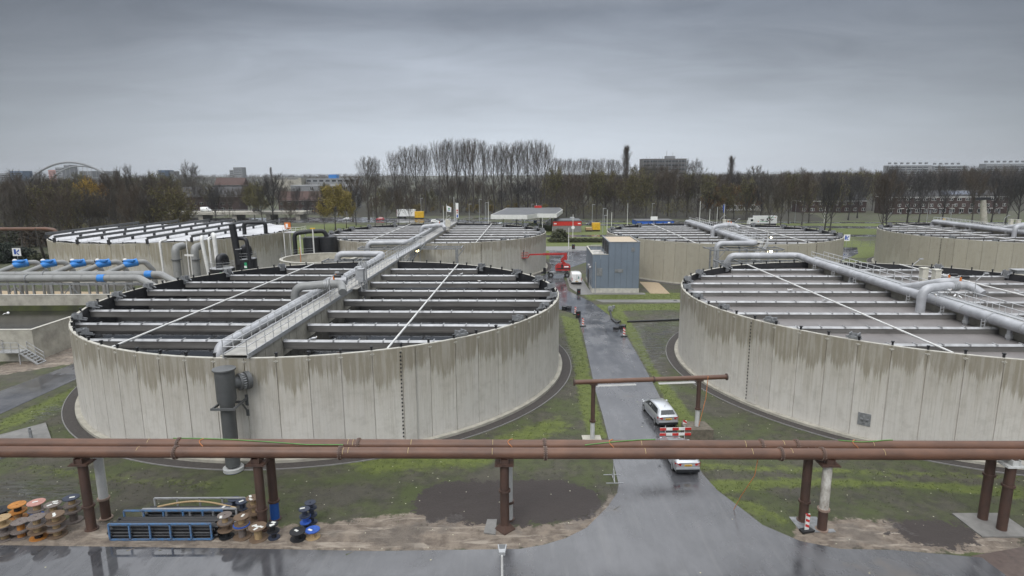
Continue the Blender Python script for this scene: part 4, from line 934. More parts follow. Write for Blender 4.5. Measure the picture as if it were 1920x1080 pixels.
for z in (4.5,5.05):
    for p0,p1 in (((bx0,-by),(bx1,-by)),((bx0,by),(bx1,by)),((bx0,-by),(bx0,by)),((bx1,-by),(bx1,by))): b.bar((*p0,z),(*p1,z),.055)
for i in range(6):
    for y in (-by,by): b.bar((lerp(bx0,bx1,i/5),y,4.0),(lerp(bx0,bx1,i/5),y,5.05),.05)
b.build('basket','red',t)
def person(label,loc,rz,pose='stand',coat='coat',legs='coat'):
    o=bpy.data.objects.new('person',bpy.data.meshes.new('person'))
    J=[((0,0,.95),.14),((0,0,1.2),.15),((0,.02,1.42),.155),((0,.02,1.53),.06),((0,.03,1.62),.085),((0,.03,1.72),.09),
       ((.1,0,.9),.095),((.12,.03,.5),.075),((.12,0,.08),.05),((.12,.12,.04),.045),((-.1,0,.9),.095),((-.12,.03,.5),.075),((-.12,0,.08),.05),((-.12,.12,.04),.045),
       ((.2,.02,1.42),.065),((.25,.08,1.16),.05),((.2,.32,1.08),.04),((-.2,.02,1.42),.065),((-.25,.08,1.16),.05),((-.2,.32,1.08),.04)]
    E_=[(0,1),(1,2),(2,3),(3,4),(4,5),(0,6),(6,7),(7,8),(8,9),(0,10),(10,11),(11,12),(12,13),(2,14),(14,15),(15,16),(2,17),(17,18),(18,19)]
    me=bpy.data.meshes.new('person'); me.from_pydata([j[0] for j in J],E_,[]); me.materials.append(M[coat]); o.data=me; COL.objects.link(o)
    m=o.modifiers.new('skin','SKIN'); m.use_smooth_shade=True
    for i,j in enumerate(J): me.skin_vertices[0].data[i].radius=(j[1],j[1])
    me.skin_vertices[0].data[0].use_root=True
    o.modifiers.new('sub','SUBSURF').levels=1; o.modifiers['sub'].render_levels=2
    o.location=loc; o.rotation_euler=(0,0,rz); tag(o,label,'person')
    b=MB(); b.ball((0,.05,1.69),.088,1,1,1.2); b.tube([(0,.13,1.69),(0,.155,1.67)],.016,5); b.build('face','skin',o)
    b=MB(); b.lathe([(.115,1.72),(.112,1.78),(.07,1.85),(.001,1.87)],(0,.03,0),14); b.build('helmet',coat,o)
    for s in (1,-1):
        b=MB(); b.ball((s*.2,.36,1.08),.045,.8,1,1)
        for k in range(4): b.tube([(s*.2-.03+k*.02,.39,1.09),(s*.2-.03+k*.02,.43,1.07),(s*.2-.03+k*.02,.42,1.03)],.009,5)
        b.tube([(s*.16,.36,1.09),(s*.14,.40,1.08)],.01,5); b.build('hand','skin',o)
    return o
person('person in dark coat and helmet standing in the red lift basket',(9.9-7.6,123.25,4.06),2.6)
b=MB(Matrix.Translation(G(1021,513))); b.cyl((0,0),.3,0,1.25,10); b.box(-.7,.3,-.15,.15,0,.3); tag(b.build('marker_post','black'),'dark stub behind the tank rim below the red lift','post'); 
# street lamp in front
t=thing('street_lamp','grey street lamp head seen from above at the bottom edge','street lamp',(-.52,25.2,0))
b=MB(); b.tube([(0,0,-.05),(0,0,2),(0,0,3.75)],[.07,.06,.05],12); b.build('pole','white',t)
b=MB(); b.prism([(-.14,.0),(.14,.0),(.21,.62),(-.21,.62)],3.74,3.90); b.build('head','galv',t)
b=MB(); b.prism([(-.12,.28),(.12,.28),(.16,.58),(-.16,.58)],3.90,3.92); b.build('solar_cell','towergrey',t)
# ---------------------------------------------------------------- covered tank: sheets, beams and what stands in front of it
cF=Vector((*CT['F'],0)); bu=Vector((.05,.9987,0)).normalized(); bv=Vector((bu.y,-bu.x,0))
t=thing('tank_cover','white sheet cover stretched over the far-left tank','cover',(*CT['F'],0))
vo=[-19.5,-12.7,-5.8,1.0,7.8,14.6]
edges=[-24.1,-19.5,-12.7,-5.8,1.0,7.8,14.6,24.1]
for i in range(7):
    v0,v1=edges[i]+.05,edges[i+1]-.05; b=MB(); n=14; vs=[]
    for k in range(n+1):
        for m in range(5):
            v=lerp(v0,v1,m/4); hl=math.sqrt(max(.2,24.15**2-v*v)); u=lerp(-hl,hl,k/n); p=bv*v+bu*u
            vs.append((p.x,p.y,8.05+.25*(1-abs(m-2)/2)+.15*(1-(u/hl)**2)+.05*math.sin(k*2.1+i)))
    b.add(vs,[(k*5+m,k*5+m+1,(k+1)*5+m+1,(k+1)*5+m) for k in range(n) for m in range(4)],False); b.build('sheet','fabric',t)
for i,v in enumerate(vo):
    hl=math.sqrt(24.6**2-v*v); o=thing('roof_beam',f'{ordn(i)} dark steel beam from the left over the white covered tank','beam',(*CT['F'],0),0,'steel beams over the covered tank')
    p0=bv*v-bu*hl; p1=bv*v+bu*hl; z=Vector((0,0,9.0)); b=MB()
    b.bar(p0+z,p1+z,.12,.44); b.bar(p0+z+Vector((0,0,.22)),p1+z+Vector((0,0,.22)),.32,.05); b.bar(p0+z-Vector((0,0,.22)),p1+z-Vector((0,0,.22)),.32,.05); b.build('girder','towergrey',o)
    n=max(2,int(hl*2/6.5))
    for k in range(n+1):
        p=p0.lerp(p1,k/n); b=MB(); b.box(p.x-.2,p.x+.2,p.y-.2,p.y+.2,8.0 if 0<k<n else 7.9,8.8); b.build('beam_post','liner',o)
    b=MB()
    for k in range(int(hl*2/1.6)):
        p=p0.lerp(p1,(k+.5)/int(hl*2/1.6)); b.tube([p+Vector((.25,0,8.2)),p+Vector((.25,0,8.8))],.02,4,caps=False)
    b.build('hangers','galv',o)
def ftube(name,label,cat,pts,r,m,bend=.6,n=14,group=None,collars=()):
    t=thing(name,label,cat,(0,0,0),0,group); b=MB(); b.tube(fillet(pts,bend,6),r,n); b.build('pipe',m,t)
    for z in collars: b=MB(); p=pts[0]; b.tube([(p[0],p[1],z-.06),(p[0],p[1],z+.06)],r+.06,n); b.build('collar','galv',t)
    return t
ftube('wall_pipe','thin white pipe down the covered tank, left of the grey ducts','pipe',[(-67.0,115.8,.0),(-67.2,115.8,8.5),(-67.4,118.5,8.6)],.2,'white')
ftube('wall_pipe','left white pipe of the trio beside the black tanks','pipe',[(-58.6,116.2,2.),(-59.5,116.4,9.1),(-60.4,118.5,9.1)],.33,'white')
ftube('wall_pipe','thin white pipe in the middle of the trio beside the black tanks','pipe',[(-57.9,116.2,2.),(-58.2,116.6,9.),(-58.8,118.8,9.0)],.2,'white')
ftube('wall_pipe','thick white right pipe of the trio beside the black tanks','pipe',[(-56.9,116.6,2.),(-57.3,117.,9.5),(-58.6,119.4,9.5)],.38,'white')
for x,lb in ((-64.6,'left grey round-topped duct on the covered tank wall'),(-60.9,'right grey round-topped duct on the covered tank wall')):
    t=thing('wall_duct',lb,'duct',(0,0,0),0,'grey ducts on the covered tank'); b=MB(); b.tube(fillet([(x,116.2,0),(x,116.2,7.3),(x,119.0,7.3)],1.1,7),.72,16); b.build('duct','pipegrey',t); b=MB(); b.tube([(x,116.2,4.9),(x,116.2,5.05)],.95,16); b.build('collar','towergrey',t)
for (x,y,r,h,lb) in ((-52.7,109.5,2.15,4.3,'left low black round tank with a railed top in front of the covered tank'),(-50.2,114.0,1.95,5.4,'right taller black round tank beside the black stack pipe')):
    t=thing('black_tank',lb,'tank',(x,y,0),0,'black tanks before the covered tank')
    b=MB(); b.cyl((0,0),r,0,h,32); b.build('shell','black',t); b=MB(); b.cyl((0,0),r-.1,h,h+.06,32); b.build('top','galv',t)
    b=MB(); railing(b,[(r*.97*math.cos(k*PI/6),r*.97*math.sin(k*PI/6),h+.05) for k in range(13)],1.1,1.2,.03,.03); b.build('railing','galv',t)
    b=MB(); b.tube(fillet([(-.6,.3,h),(-.6,.3,h+1.9),(-.2,1.8,h+2.0),(-.2,2.2,h+.4)],.8,6),.62,14); b.build('cowl','black',t)
    b=MB(); a=-1.25; b.box(r*math.cos(a)-.3,r*math.cos(a)+.3,-r*1.0-.02+.08,-r*1.0+.12,h-1.6,h-.5); s=b.build('sign','signgreen',t)
    b=MB(); b.box(r*math.cos(a)-.25,r*math.cos(a)+.25,-r-.0+.04,-r+.07,h-1.5,h-1.1); b.build('sign_text','whiteboard',s)
ftube('stack_pipe','tall black stack pipe rising above the covered tank','pipe',[(-50.9,112.6,4.5),(-51.6,112.6,12.0)],.62,'black',collars=(7.4,))
ftube('stack_pipe','bent black pipe next to the tall black stack','pipe',[(-48.8,112.8,3.),(-49.3,112.8,9.3),(-51.2,113.4,9.3)],.36,'black',.8)
ftube('roof_duct','black arched duct on the right end of the white cover','pipe',[(-57.5,131.0,8.2),(-57.5,131.0,10.8),(-53.3,132.,10.8),(-53.3,132.,8.4)],.42,'black',.8)
ftube('brown_pipe','brown and white pipe entering the covered tank from the left edge','pipe',[(-145,140,8.9),(-107,140,8.95),(-104.9,140,8.7),(-104.6,140,7.2)],.42,'rust',.9)
for i,(x,y) in enumerate(((-60.05,112.),(-59.3,111.6))):
    t=thing('light_mast',('left' if i==0 else 'right')+' slim white mast in front of the grey ducts','mast',(x,y,0),0,'white masts before the covered tank'); b=MB(); b.tube([(0,0,0),(0,0,9.4-i*3)],.09,8); b.build('pole','white',t); b=MB(); b.box(-.55,.55,-.1,.1,6.2,6.5); b.build('lamp_bar','white',t)
# small open ring tank and black scrubbers between the tanks
t=thing('ring_tank','small low open concrete tank behind the dark-water tank','tank',(-35.0,109.9,0))
b=MB(); ring_mesh(b,6.4,6.75,0,6,72); b.build('wall','concrete',t); b=MB(); ring_mesh(b,6.3,6.85,6.0,6.12,72); b.build('coping','coping',t); b=MB(); b.cyl((0,0),6.4,4.2,4.3,48); b.build('floor','concrete',t)
b=MB(); railing(b,[(6.5*math.cos(k*PI/12+2.),6.5*math.sin(k*PI/12+2.),6.1) for k in range(8)],1.0,2.,.02,.02); b.build('railing','galv',t)
strand('rusty_rod','orange-brown rod standing in the small ring tank','rod',[(-37.6,107.5,4.3),(-37.6,107.5,8.2)],.07,'rope')
for x,y,lb in ((-39.6,120.5,'left black scrubber vessel behind the small ring tank'),(-36.6,121.2,'right black scrubber vessel behind the small ring tank')):
    t=thing('scrubber_vessel',lb,'vessel',(x,y,0),0,'black scrubber vessels'); b=MB(); b.cyl((0,0),1.75,0,8.6,28); b.build('shell','black',t); b=MB(); b.cyl((0,0),1.6,8.6,8.75,28); b.box(-.2,.2,-1.8,-1.7,6.6,7.4); b.build('lid','liner',t)
ftube('vessel_duct','black duct bending over the scrubber vessels','pipe',[(-42.6,119.2,0),(-42.6,119.2,9.6),(-40.0,120.0,9.9),(-37.2,120.8,9.9),(-36.8,121,8.7)],.42,'black',.9)
t=thing('light_mast','white lamp mast standing in front of the scrubber vessels','mast',(-38.4,117.5,0)); b=MB(); b.tube([(0,0,0),(0,0,10.6)],.12,8); b.build('pole','white',t); b=MB(); b.box(-.45,.45,-.12,.12,10.6,10.8); b.build('lamp_bar','yellow',t)
# ---------------------------------------------------------------- links between the tanks
t=thing('link_walkway','railed walkway bridging the gap between the two left tanks','walkway',(0,0,0))
a=Vector((-18.2,91.4,8.32)); c=Vector((-17.0,114.0,8.32)); b=MB(); b.bar(a-Vector((0,0,.05)),c-Vector((0,0,.05)),1.5,.08); b.bar(a+Vector((-.75,0,-.1)),c+Vector((-.75,0,-.1)),.1,.3); b.bar(a+Vector((.75,0,-.1)),c+Vector((.75,0,-.1)),.1,.3); b.build('deck','galv',t)
for s in (-.75,.75): b=MB(); railing(b,[a+Vector((s,0,0)),c+Vector((s,0,0))]); b.build('railing','galv',t)
b=MB()
for k in (.15,.45,.8):
    p=a.lerp(c,k)
    for s in (-.6,.6): b.box(p.x+s-.1,p.x+s+.1,p.y-.1,p.y+.1,0,8.1)
b.build('legs','galv',t)
def rack_frame(label,x0,x1,y0,y1,z,loc=(0,0,0)):
    t=thing('pipe_rack_frame',label,'steel frame',loc,0,'steel frames under the bent pipes'); b=MB()
    for y in (y0,y1): b.bar((x0,y,z),(x1,y,z),.2,.25)
    n=4
    for i in range(n+1): x=lerp(x0,x1,i/n); b.bar((x,y0-.5,z+.13),(x,y1+.5,z+.13),.16)
    b.build('beams','galvdark',t)
    for i in range(3):
        for y in (y0,y1):
            x=lerp(x0+1.2,x1-1.,i/2); b=MB(); b.box(x-.12,x+.12,y-.12,y+.12,0,z-.1); b.bar((x,y,z-1.8),(x+1.4,y,z-.15),.1); b.build('leg','galvdark',t)
    return t
rack_frame('steel frame under the bent pipe between the two left tanks',-27.5,-9.,108.4,111.4,7.75)
rack_frame('steel frame under the bent pipe between the two right tanks',34.2,46.8,104.4,107.8,7.75)
rack_frame('steel frame under the pipe leaving the dark-water tank',-29.,-18.9,92.9,95.2,7.7)
rack_frame('steel frame under the pipe leaving the nearest right tank',31.,43.5,89.9,92.4,7.6)
stair('stair',(45.4,108.4,8.3),(41.2,104.0,3.9),.9,'upper white steel stair between the two right tanks','stair')
stair('stair',(40.9,103.4,3.9),(36.8,100.5,.05),.9,'lower white steel stair between the two right tanks','stair')
stair('stair',(-16.2,110.5,8.3),(-19.5,104.5,4.2),.9,'white steel stair below the bent pipe between the left tanks','stair')
def flood(label,p,r=.33):
    t=thing('flood_light',label,'flood light',p,0,'lit flood lights'); b=MB(); b.box(-.4,.4,.0,.3,-.35,.35); b.build('housing','galvdark',t); b=MB(); b.ball((0,-.06,0),r,1,.35,.9); b.build('lens','lit',t)
flood('lit flood light on the wall below the walkway of the left tanks',(-17.6,113.2,6.95),.45)
flood('lit flood light on the wall beside the stairs of the right tanks',(46.6,109.2,6.8),.45)
flood('small lit lamp on the walkway end of the tank behind the blue-grey building',(47.4,111.,9.2),.15)
b=MB(); b.tube([(46.9,111.2,8.3),(46.9,111.2,10.3),(46.2,111.,10.7)],.06,6); tag(b.build('lamp_pole','white'),'thin white lamp pole at the right stair top','lamp pole')
# ---------------------------------------------------------------- basin and pump pipes at the left edge
t=thing('basin','rectangular concrete basin with dark water at the left edge','basin',(0,0,0))
BH=3.7
for nm,(x0,x1,y0,y1) in dict(near=(-100,-55.1,67.3,67.65),right=(-55.1,-54.75,67.3,88),far=(-100,-55.1,87.9,88.25)).items():
    b=MB(); b.box(x0,x1,y0,y1,0,BH); w=b.build('wall','concrete',t); b=MB(); b.box(x0-.03,x1+.03,y0-.03,y1+.03,BH+.003,BH+.06); b.build('coping','coping',w)
b=MB(); b.box(-99.9,-55.12,87.86,87.895,1.3,2.15); M['algae']=mat('green_algae',(.085,.10,.025),.8,scale=.6,col2=(.03,.034,.02)); b.build('algae_band','algae',t)
b=MB(); b.box(-100,-55.1,67.65,87.86,.5,1.35); setting(b.build('basin_water','waterbasin'))
t=thing('platform_stair','small galvanised platform with stair against the basin wall','stair',(0,0,0))
b=MB(); b.box(-58.3,-55.5,66.0,67.25,1.35,1.45); 
for x in (-58.2,-55.6): b.box(x-.05,x+.05,66.05,66.15,0,1.35)
b.build('platform','galv',t); b=MB(); railing(b,[(-58.2,67.2,1.45),(-58.2,66.05,1.45),(-55.5,66.05,1.45)],1.1,.9,.03,.03); b.build('platform_rail','galv',t)
b=MB()
for k in range(6): x=-55.4+k*.3; z=1.3-k*.25; b.box(x,x+.28,66.1,67.2,z-.04,z)
b.bar((-55.5,66.08,1.35),(-53.6,66.08,.0),.06,.2); b.bar((-55.5,67.22,1.35),(-53.6,67.22,.0),.06,.2); b.build('flight','galv',t)
b=MB(); railing(b,[(-55.5,66.08,1.4),(-53.7,66.08,.1)],1.0,1.2,.03,.03); railing(b,[(-55.5,67.2,1.4),(-53.7,67.2,.1)],1.0,1.2,.03,.03); b.build('flight_rail','galv',t)
for y,lb,x1,bl in ((94.0,'front thick grey pipe above the basin with a blue coupling',-56.4,(-64.2,)),(97.6,'rear thick grey pipe behind the front one, blue coupling near its bend',-55.0,(-58.9,))):
    t=thing('header_pipe',lb,'pipe',(0,0,0),0,'grey header pipes above the basin'); b=MB(); b.tube(fillet([(-130,y,5.15),(x1-2.0,y,5.15),(x1+1.6,y-1.2,3.6),(x1+2.0,y-1.6,.4)],2.4,8),.55,20); b.build('pipe','pipegrey',t)
    for k in range(9): x=-98+k*4.4; b=MB(); b.tube([(x-.05,y,5.15),(x+.05,y,5.15)],.585,20); b.build('joint','pipegrey',t)
    b=MB(); b.tube([(bl[0]-.55,y,5.15),(bl[0]+.55,y,5.15)],.60,20); b.build('coupling','bluev',t)
    b=MB(); b.tube([(-76.,y,5.15),(-75.8,y,5.15)],.66,20); b.build('flange','galvdark',t)
for i,x in enumerate((-82.1,-77.4,-72.5,-68.3,-63.7)):
    t=thing('pump_pipe',f'{ordn(i)} pump pipe with a blue valve from the left, behind the header pipes','pipe',(x,101.,0),0,'pump pipes with blue valves')
    b=MB(); b.tube(fillet([(-2.4,-3.2,5.2),(0,0,6.5),(1.5,1.2,6.6),(2.3,2.0,5.0),(2.4,2.2,0)],.9,6),.43,14); b.build('pipe','pipegrey',t)
    b=MB(); b.tube([(-.75,-.9,6.25),(.65,.55,6.6)],[.50,.66],16); b.box(-.85,.75,-.75,.5,6.85,7.1); b.build('valve_body','bluev',t)
    b=MB(); b.ball((-.9,-.2,7.05),.36,1,1,.8); b.build('valve_cap','white',t); b=MB(); b.tube([(-1.2,-.2,6.7),(-1.2,-.2,7.1)],.2,8); b.build('actuator','black',t)
t=thing('pump_rack','grey steel rack of legs and braces carrying the header pipes','rack',(0,0,0))
b=MB()
for y in (93.6,98.2): b.bar((-100,y,4.35),(-56.5,y,4.35),.25,.3)
b.build('beams','galvdark',t)
rn=random.Random(2)
for i in range(15):
    for y in (93.6,98.2):
        x=-98+i*2.9+(y>95)*.9; b=MB(); b.box(x-.14,x+.14,y-.14,y+.14,0,4.2); b.build('leg','pipegrey',t)
b=MB()
for i in range(0,14,3): b.bar((-98+i*2.9,93.6,.4),(-98+(i+1)*2.9,93.6,4.1),.1); b.bar((-98+(i+2)*2.9,93.6,.4),(-98+(i+1)*2.9,93.6,4.1),.1)
b.build('braces','galvdark',t)
for i in range(9):
    x=-96+i*4.3; t=thing('pump',f'{ordn(i)} grey pump from the left below the header pipes','pump',(x,97+.8*(i%2),0),0,'pumps below the header pipes')
    b=MB(); b.box(-.9,.9,-.5,.5,0,.3); b.tube([(-.2,0,1.0),(1.2,0,1.0)],.5,12); b.build('motor','galvdark',t); b=MB(); b.ball((-.7,0,1.05),.72,.8,1,1,12); b.tube([(-.7,0,1.5),(-.7,0,3.8)],.28,10); b.build('volute','galv' if i%2 else 'pipegrey',t)
b=MB(); b.prism([(-110,91),(-57,91),(-57,108),(-110,112)],-.05,.03); setting(b.build('sandy_floor','gravelpath'))
t=thing('concrete_slab','low grey concrete slab with a post, left behind the rusty pipes','slab',(0,0,0))
b=MB(); b.prism([tuple(G(0,818)[:2]),tuple(G(86,795)[:2]),tuple(G(99,832)[:2]),tuple(G(0,862)[:2]),(-52,42),(-50,46)],-.05,.14); b.build('slab','paving',t)
g=G(58,822); b=MB(Matrix.Translation(g)); b.tube([(0,0,.1),(0,0,.95)],.1,8); b.tube([(.25,-.2,.1),(.25,-.2,.8)],.07,8); b.build('post','galvdark',t)
# ---------------------------------------------------------------- petrol station and roadside
t=thing('petrol_canopy','white canopy of the petrol station on white columns','canopy',(0,0,0))
P=[(-7.3,213),(5.4,211),(9.2,218.5),(16.,217.3),(20.3,243),(20.0,256),(-2,256)]
b=MB(); b.prism(P,5.3,6.75); b.build('fascia','white',t)
b=MB(); b.prism([(x*.97+.3,234+(y-234)*.96) for x,y in P],6.76,6.85); b.build('roof','roofdark',t)
for x,y in ((15.0,221),(12.,253),(-3,219),(2,250),(4,219)):
    b=MB(); b.box(x-.3,x+.3,y-.3,y+.3,0,5.3); b.build('column','white',t)
b=MB(); b.box(9.5,12.4,253.,255.5,6.8,7.6); b.build('red_box','shopred',t)
for x,y in ((9,236),(9.5,246)):
    o=thing('fuel_pump','petrol pump island under the white canopy, '+('front' if y<240 else 'rear'),'petrol pump',(x,y,0),0,'petrol pumps'); b=MB(); b.box(-.6,.6,-.35,.35,.1,2.2); b.build('cabinet','signblue',o); b=MB(); b.box(-1,1,-1.5,1.5,0,.12); b.build('island','concrete',o)
def block(name,label,cat,x0,x1,y0,y1,h,wm,rm,wins=(),band=None,group=None,rz=0,wm2='glass',frame='white'):
    """box building with a roof slab, window rows [(z0,z1,width,gap,offset)] and an optional fascia band"""
    t=thing(name,label,cat,((x0+x1)/2,(y0+y1)/2,0),rz,group); L=(x1-x0)/2; W=(y1-y0)/2
    b=MB(); b.box(-L,L,-W,W,0,h); w=b.build('wall',wm,t)
    b=MB(); b.box(-L-.15,L+.15,-W-.15,W+.15,h+.003,h+.28); b.build('roof',rm,t)
    if band: b=MB(); b.box(-L-.1,L+.1,-W-.1,-W-.003,h-band[0],h-band[1]); b.box(L+.003,L+.1,-W-.1,W,h-band[0],h-band[1]); b.box(-L-.1,-L-.003,-W-.1,W,h-band[0],h-band[1]); b.build('fascia',band[2],t)
    for z0,z1,ww,gap,off in wins:
        x=-L+off
        while x+ww<L-.3:
            f=MB(); f.box(x,x+ww,-W-.06,-W-.003,z0,z1); fr=f.build('window',frame,t); p=MB()
            n=max(1,round(ww/1.0))
            for i in range(n): p.box(x+ww*i/n+.09,x+ww*(i+1)/n-.09,-W-.09,-W-.062,z0+.1,z1-.1)
            p.build('pane',wm2,fr); x+=ww+gap
    return t
t=block('shop','grey petrol station shop with red fascia','shop',14.9,25.0,219,229.5,3.9,'greybrick','roofdark',band=(1.55,-.1,'shopred'))
for x in (-4.3,4.3):
    b=MB(); b.box(x-.5,x+.5,-5.4,-5.36,2.9,3.25); b.build('lettering','whiteboard',t)
b=MB(); b.box(1.5,3,-1,1,4.15,5.0); b.build('roof_unit','galv',t)
t=block('wash_hall','low building with bright blue fascia behind the right tank','building',44.7,57.9,218,226,3.85,'farwall','roofdark',band=(1.35,-.2,'shopblue'))
b=MB(); b.box(4.5,5.3,-4.14,-4.105,3.1,3.6); b.build('lettering','whiteboard',t)
t=thing('sign_board','white board on a post above the blue fascia','sign',(50.6,217,0)); b=MB(); b.box(-1.2,1.2,0,.12,4.3,5.6); b.build('board','whiteboard',t); b=MB(); b.tube([(0,.1,0),(0,.1,4.3)],.08,6); b.build('post','galv',t)
def box_truck(label,x0,L,y,h,face=-1,cab='carwhite',rear=None,z0=1.0):
    t=thing('box_truck',label,'truck',(x0+L/2,y,.03)); b=MB(); b.box(-L/2,L/2,-1.25,1.25,z0,h); b.build('box_body','carwhite',t)
    c=face*(L/2+.15); b=MB(); x0_,x1_=sorted((c,c+face*2.1)); b.prism([(x0_,-1.2),(x1_,-1.1),(x1_,1.1),(x0_,1.2)],.5,2.0); b.prism([(x0_,-1.2),(x1_-face*0-.35*(face>0),-1.05),(x1_-.35*(face>0),1.05),(x0_,1.2)] if face>0 else [(x0_+.35,-1.05),(x1_,-1.2),(x1_,1.2),(x0_+.35,1.05)],2.0,3.1); k=b.build('cab',cab,t)
    b=MB(); b.box(min(c+face*.6,c+face*1.6),max(c+face*.6,c+face*1.6),-1.24,-1.2,1.9,2.7); b.build('cab_window','glass',k)
    b=MB(); b.box(-L/2,L/2,-1.1,1.1,.65,z0); b.build('chassis','black',t)
    for x in (c+face*1.2,-face*L*.1,-face*L*.3,-face*L*.42):
        b=MB(); b.tube([(x,-1.2,.5),(x,1.2,.5)],.5,14); b.build('wheel','rubber',t)
    if rear: b=MB(); x=-face*L/2; b.box(min(x,x-face*.06),max(x,x-face*.06),-1.2,1.2,1.0,h-.1); b.build('rear_door',rear,t)
    return t
t=box_truck('white box truck with black lettering between the bare trees at right',95.6,8.6,241,3.95)
def text(s,size,loc,m,parent,shear=.3,ext=.01,sx=1.,name='lettering',rot=(PI/2,0,0)):
    c=bpy.data.curves.new(name,'FONT'); c.body=s; c.size=size; c.shear=shear; c.extrude=ext; c.offset=.035*size; c.align_x='LEFT'; c.materials.append(M[m])
    tmp=bpy.data.objects.new('tmp',c); COL.objects.link(tmp); dg=bpy.context.evaluated_depsgraph_get(); me=bpy.data.meshes.new_from_object(tmp.evaluated_get(dg)); bpy.data.objects.remove(tmp)
    me.materials.clear(); me.materials.append(M[m]); o=bpy.data.objects.new(name,me); COL.objects.link(o); o.parent=parent; o.location=loc; o.rotation_euler=rot; o.scale=(sx,1,1); return o
text('eu',1.35,(-2.45,-1.265,2.05),'ink',t,sx=1.15); text('S',2.1,(-.25,-1.265,1.75),'ink',t,sx=1.25); text('er',1.35,(1.35,-1.265,2.05),'ink',t,sx=1.15)
b=MB(); b.box(-2.3,.4,-1.28,-1.255,1.72,1.86); b.box(.6,3.3,-1.28,-1.255,3.32,3.46); b.build('logo_lines','signgreen',t)
b=MB(); b.box(-3.2,-2.8,-1.28,-1.255,1.65,1.95); b.box(3.4,3.75,-1.28,-1.255,3.25,3.5); b.build('logo_dots','orange',t)
box_truck('white lorry with red rear doors behind the thin trees at left',-54.5,8.6,292,4.3,face=1,rear='carred')
def cargo(label,x0,x1,y,h,m,z0=0):
    t=thing('cargo_box',label,'container',((x0+x1)/2,y,0)); L=(x1-x0)/2; b=MB(); b.box(-L,L,-1.2,1.2,.5,h); 
    for k in range(int(L*2/.6)): b.box(-L+.1+k*.6,-L+.3+k*.6,-1.25,-1.19,.6,h-.1)
    b.build('body',m,t); b=MB(); b.box(-L,L,-1.1,1.1,.0,.45); b.build('skid','black',t)
cargo('yellow container box beside the white lorry',-45.8,-41.6,290,3.4,'yellow')
cargo('yellow box on wheels right of the petrol station shop',29.4,32.2,223,3.0,'yellow')
cargo('low pallet with yellow sacks right of the petrol station shop',26.9,29.2,222,1.4,'palewood')
car('red hatchback on the wet road left of the tall poplars',(-60,279,.03),PI/2,'carred',HAT,'passing cars on the far road')
car('white hatchback on the road before the flag poles',(-33,263.5,.03),-PI/2,'carwhite',HAT,'passing cars on the far road')
car('light blue car half hidden behind the tank rim near the canopy',(-3.6,246,.03),-PI/2,'carblue',HAT,'passing cars on the far road')
car('dark blue car passing right of the petrol station shop',(32.0,247,.03),PI/2,'cardark',HAT,'passing cars on the far road')
car('white van under the left side of the petrol canopy',(9.0,232,.03),-PI/2,'carwhite',VAN,None,'van')
car('white van seen between the petrol canopy columns',(16.6,256,.03),PI/2,'carwhite',VAN,None,'van')
car('silver hatchback on the wet road beside the yellow tree',(-75.5,279,.03),PI/2,'silver',HAT,'passing cars on the far road')
# lamp posts, flag poles, masts: (px, top y, base y, kind)
lamps=[(880,383,415,1,'slim lamp post left of the trio by the petrol station'),(899,374,416,1,'tall lamp post of the trio by the petrol station'),(911,380,412,1,'short lamp post at the left of the canopy'),(916,378,420,0,'grey mast at the left end of the canopy'),(997,383,408,1,'lamp post rising behind the canopy roof'),(1006,381,406,0,'bare mast rising behind the canopy roof'),
 (1074,402,446,2,'white pole with a round sign before the petrol shop'),(1066,427,467,0,'white pole on the lawn left of the blue-grey building'),(1110,384,424,1,'tall double lamp post behind the dark blue car'),(1130,391,436,1,'lamp post right of the yellow box on wheels'),(1133,404,424,1,'short lamp post behind the yellow box on wheels'),(1138,393,430,0,'thin dark mast right of the yellow box'),
 (1146,398,444,0,'white mast left of the right tank rim'),(1176,381,424,0,'leaning white flag pole near the blue fascia'),(1222,382,412,1,'lamp post behind the blue-fascia building'),(1311,377,424,0,'tall white flag pole at the walkway end'),(1330,392,418,0,'short white mast at the walkway end'),(1344,388,418,0,'grey mast beside the blue banner'),
 (1490,366,418,1,'lamp post between bare trees right of the white truck'),(1737,370,418,1,'leaning lamp post in front of the brick houses'),(1782,384,414,1,'lamp post in front of the middle of the brick houses'),(484,366,402,1,'lamp post at left beside the overpass'),(700,370,412,1,'lamp post among thin trees right of the yellow tree'),(758,377,408,1,'lamp post in front of the white lorry'),(790,372,406,1,'lamp post by the yellow container'),
 (852,369,418,0,'tallest white flag pole at the walkway end'),(832,386,418,0,'bare white flag pole left of the white flag'),(1545,385,418,0,'pale post among the trees right of the white truck'),(781,397,410,1,'short lamp post before the yellow container'),(1017,404,437,0,'grey pole before the canopy column')]
for px,ty,by,k,lb in lamps:
    g=G(px,by); h=D(px,ty,g.y).z; t=thing('lamp_post' if k==1 else 'mast',lb,'lamp post' if k==1 else 'mast',(g.x,g.y,0),0,'lamp posts and masts along the road')
    b=MB(); b.tube([(0,0,0),(0,0,h)],[.13,.085],7); b.build('pole','galv' if k==1 else 'white',t)
    if k==1: b=MB(); b.box(-.1,1.1,-.15,.15,h-.02,h+.16); b.build('lamp_head','galv',t)
    if k==2: b=MB(); b.tube([(0,-.14,3.4),(0,-.09,3.4)],.55,16); b.build('round_sign','whiteboard',t)
g=G(838,418); t=thing('flag_pole','flag pole with a white flag left of the walkway end','flag',(g.x,g.y,0))
b=MB(); b.tube([(0,0,0),(0,0,8.2)],.08,7); b.build('pole','white',t)
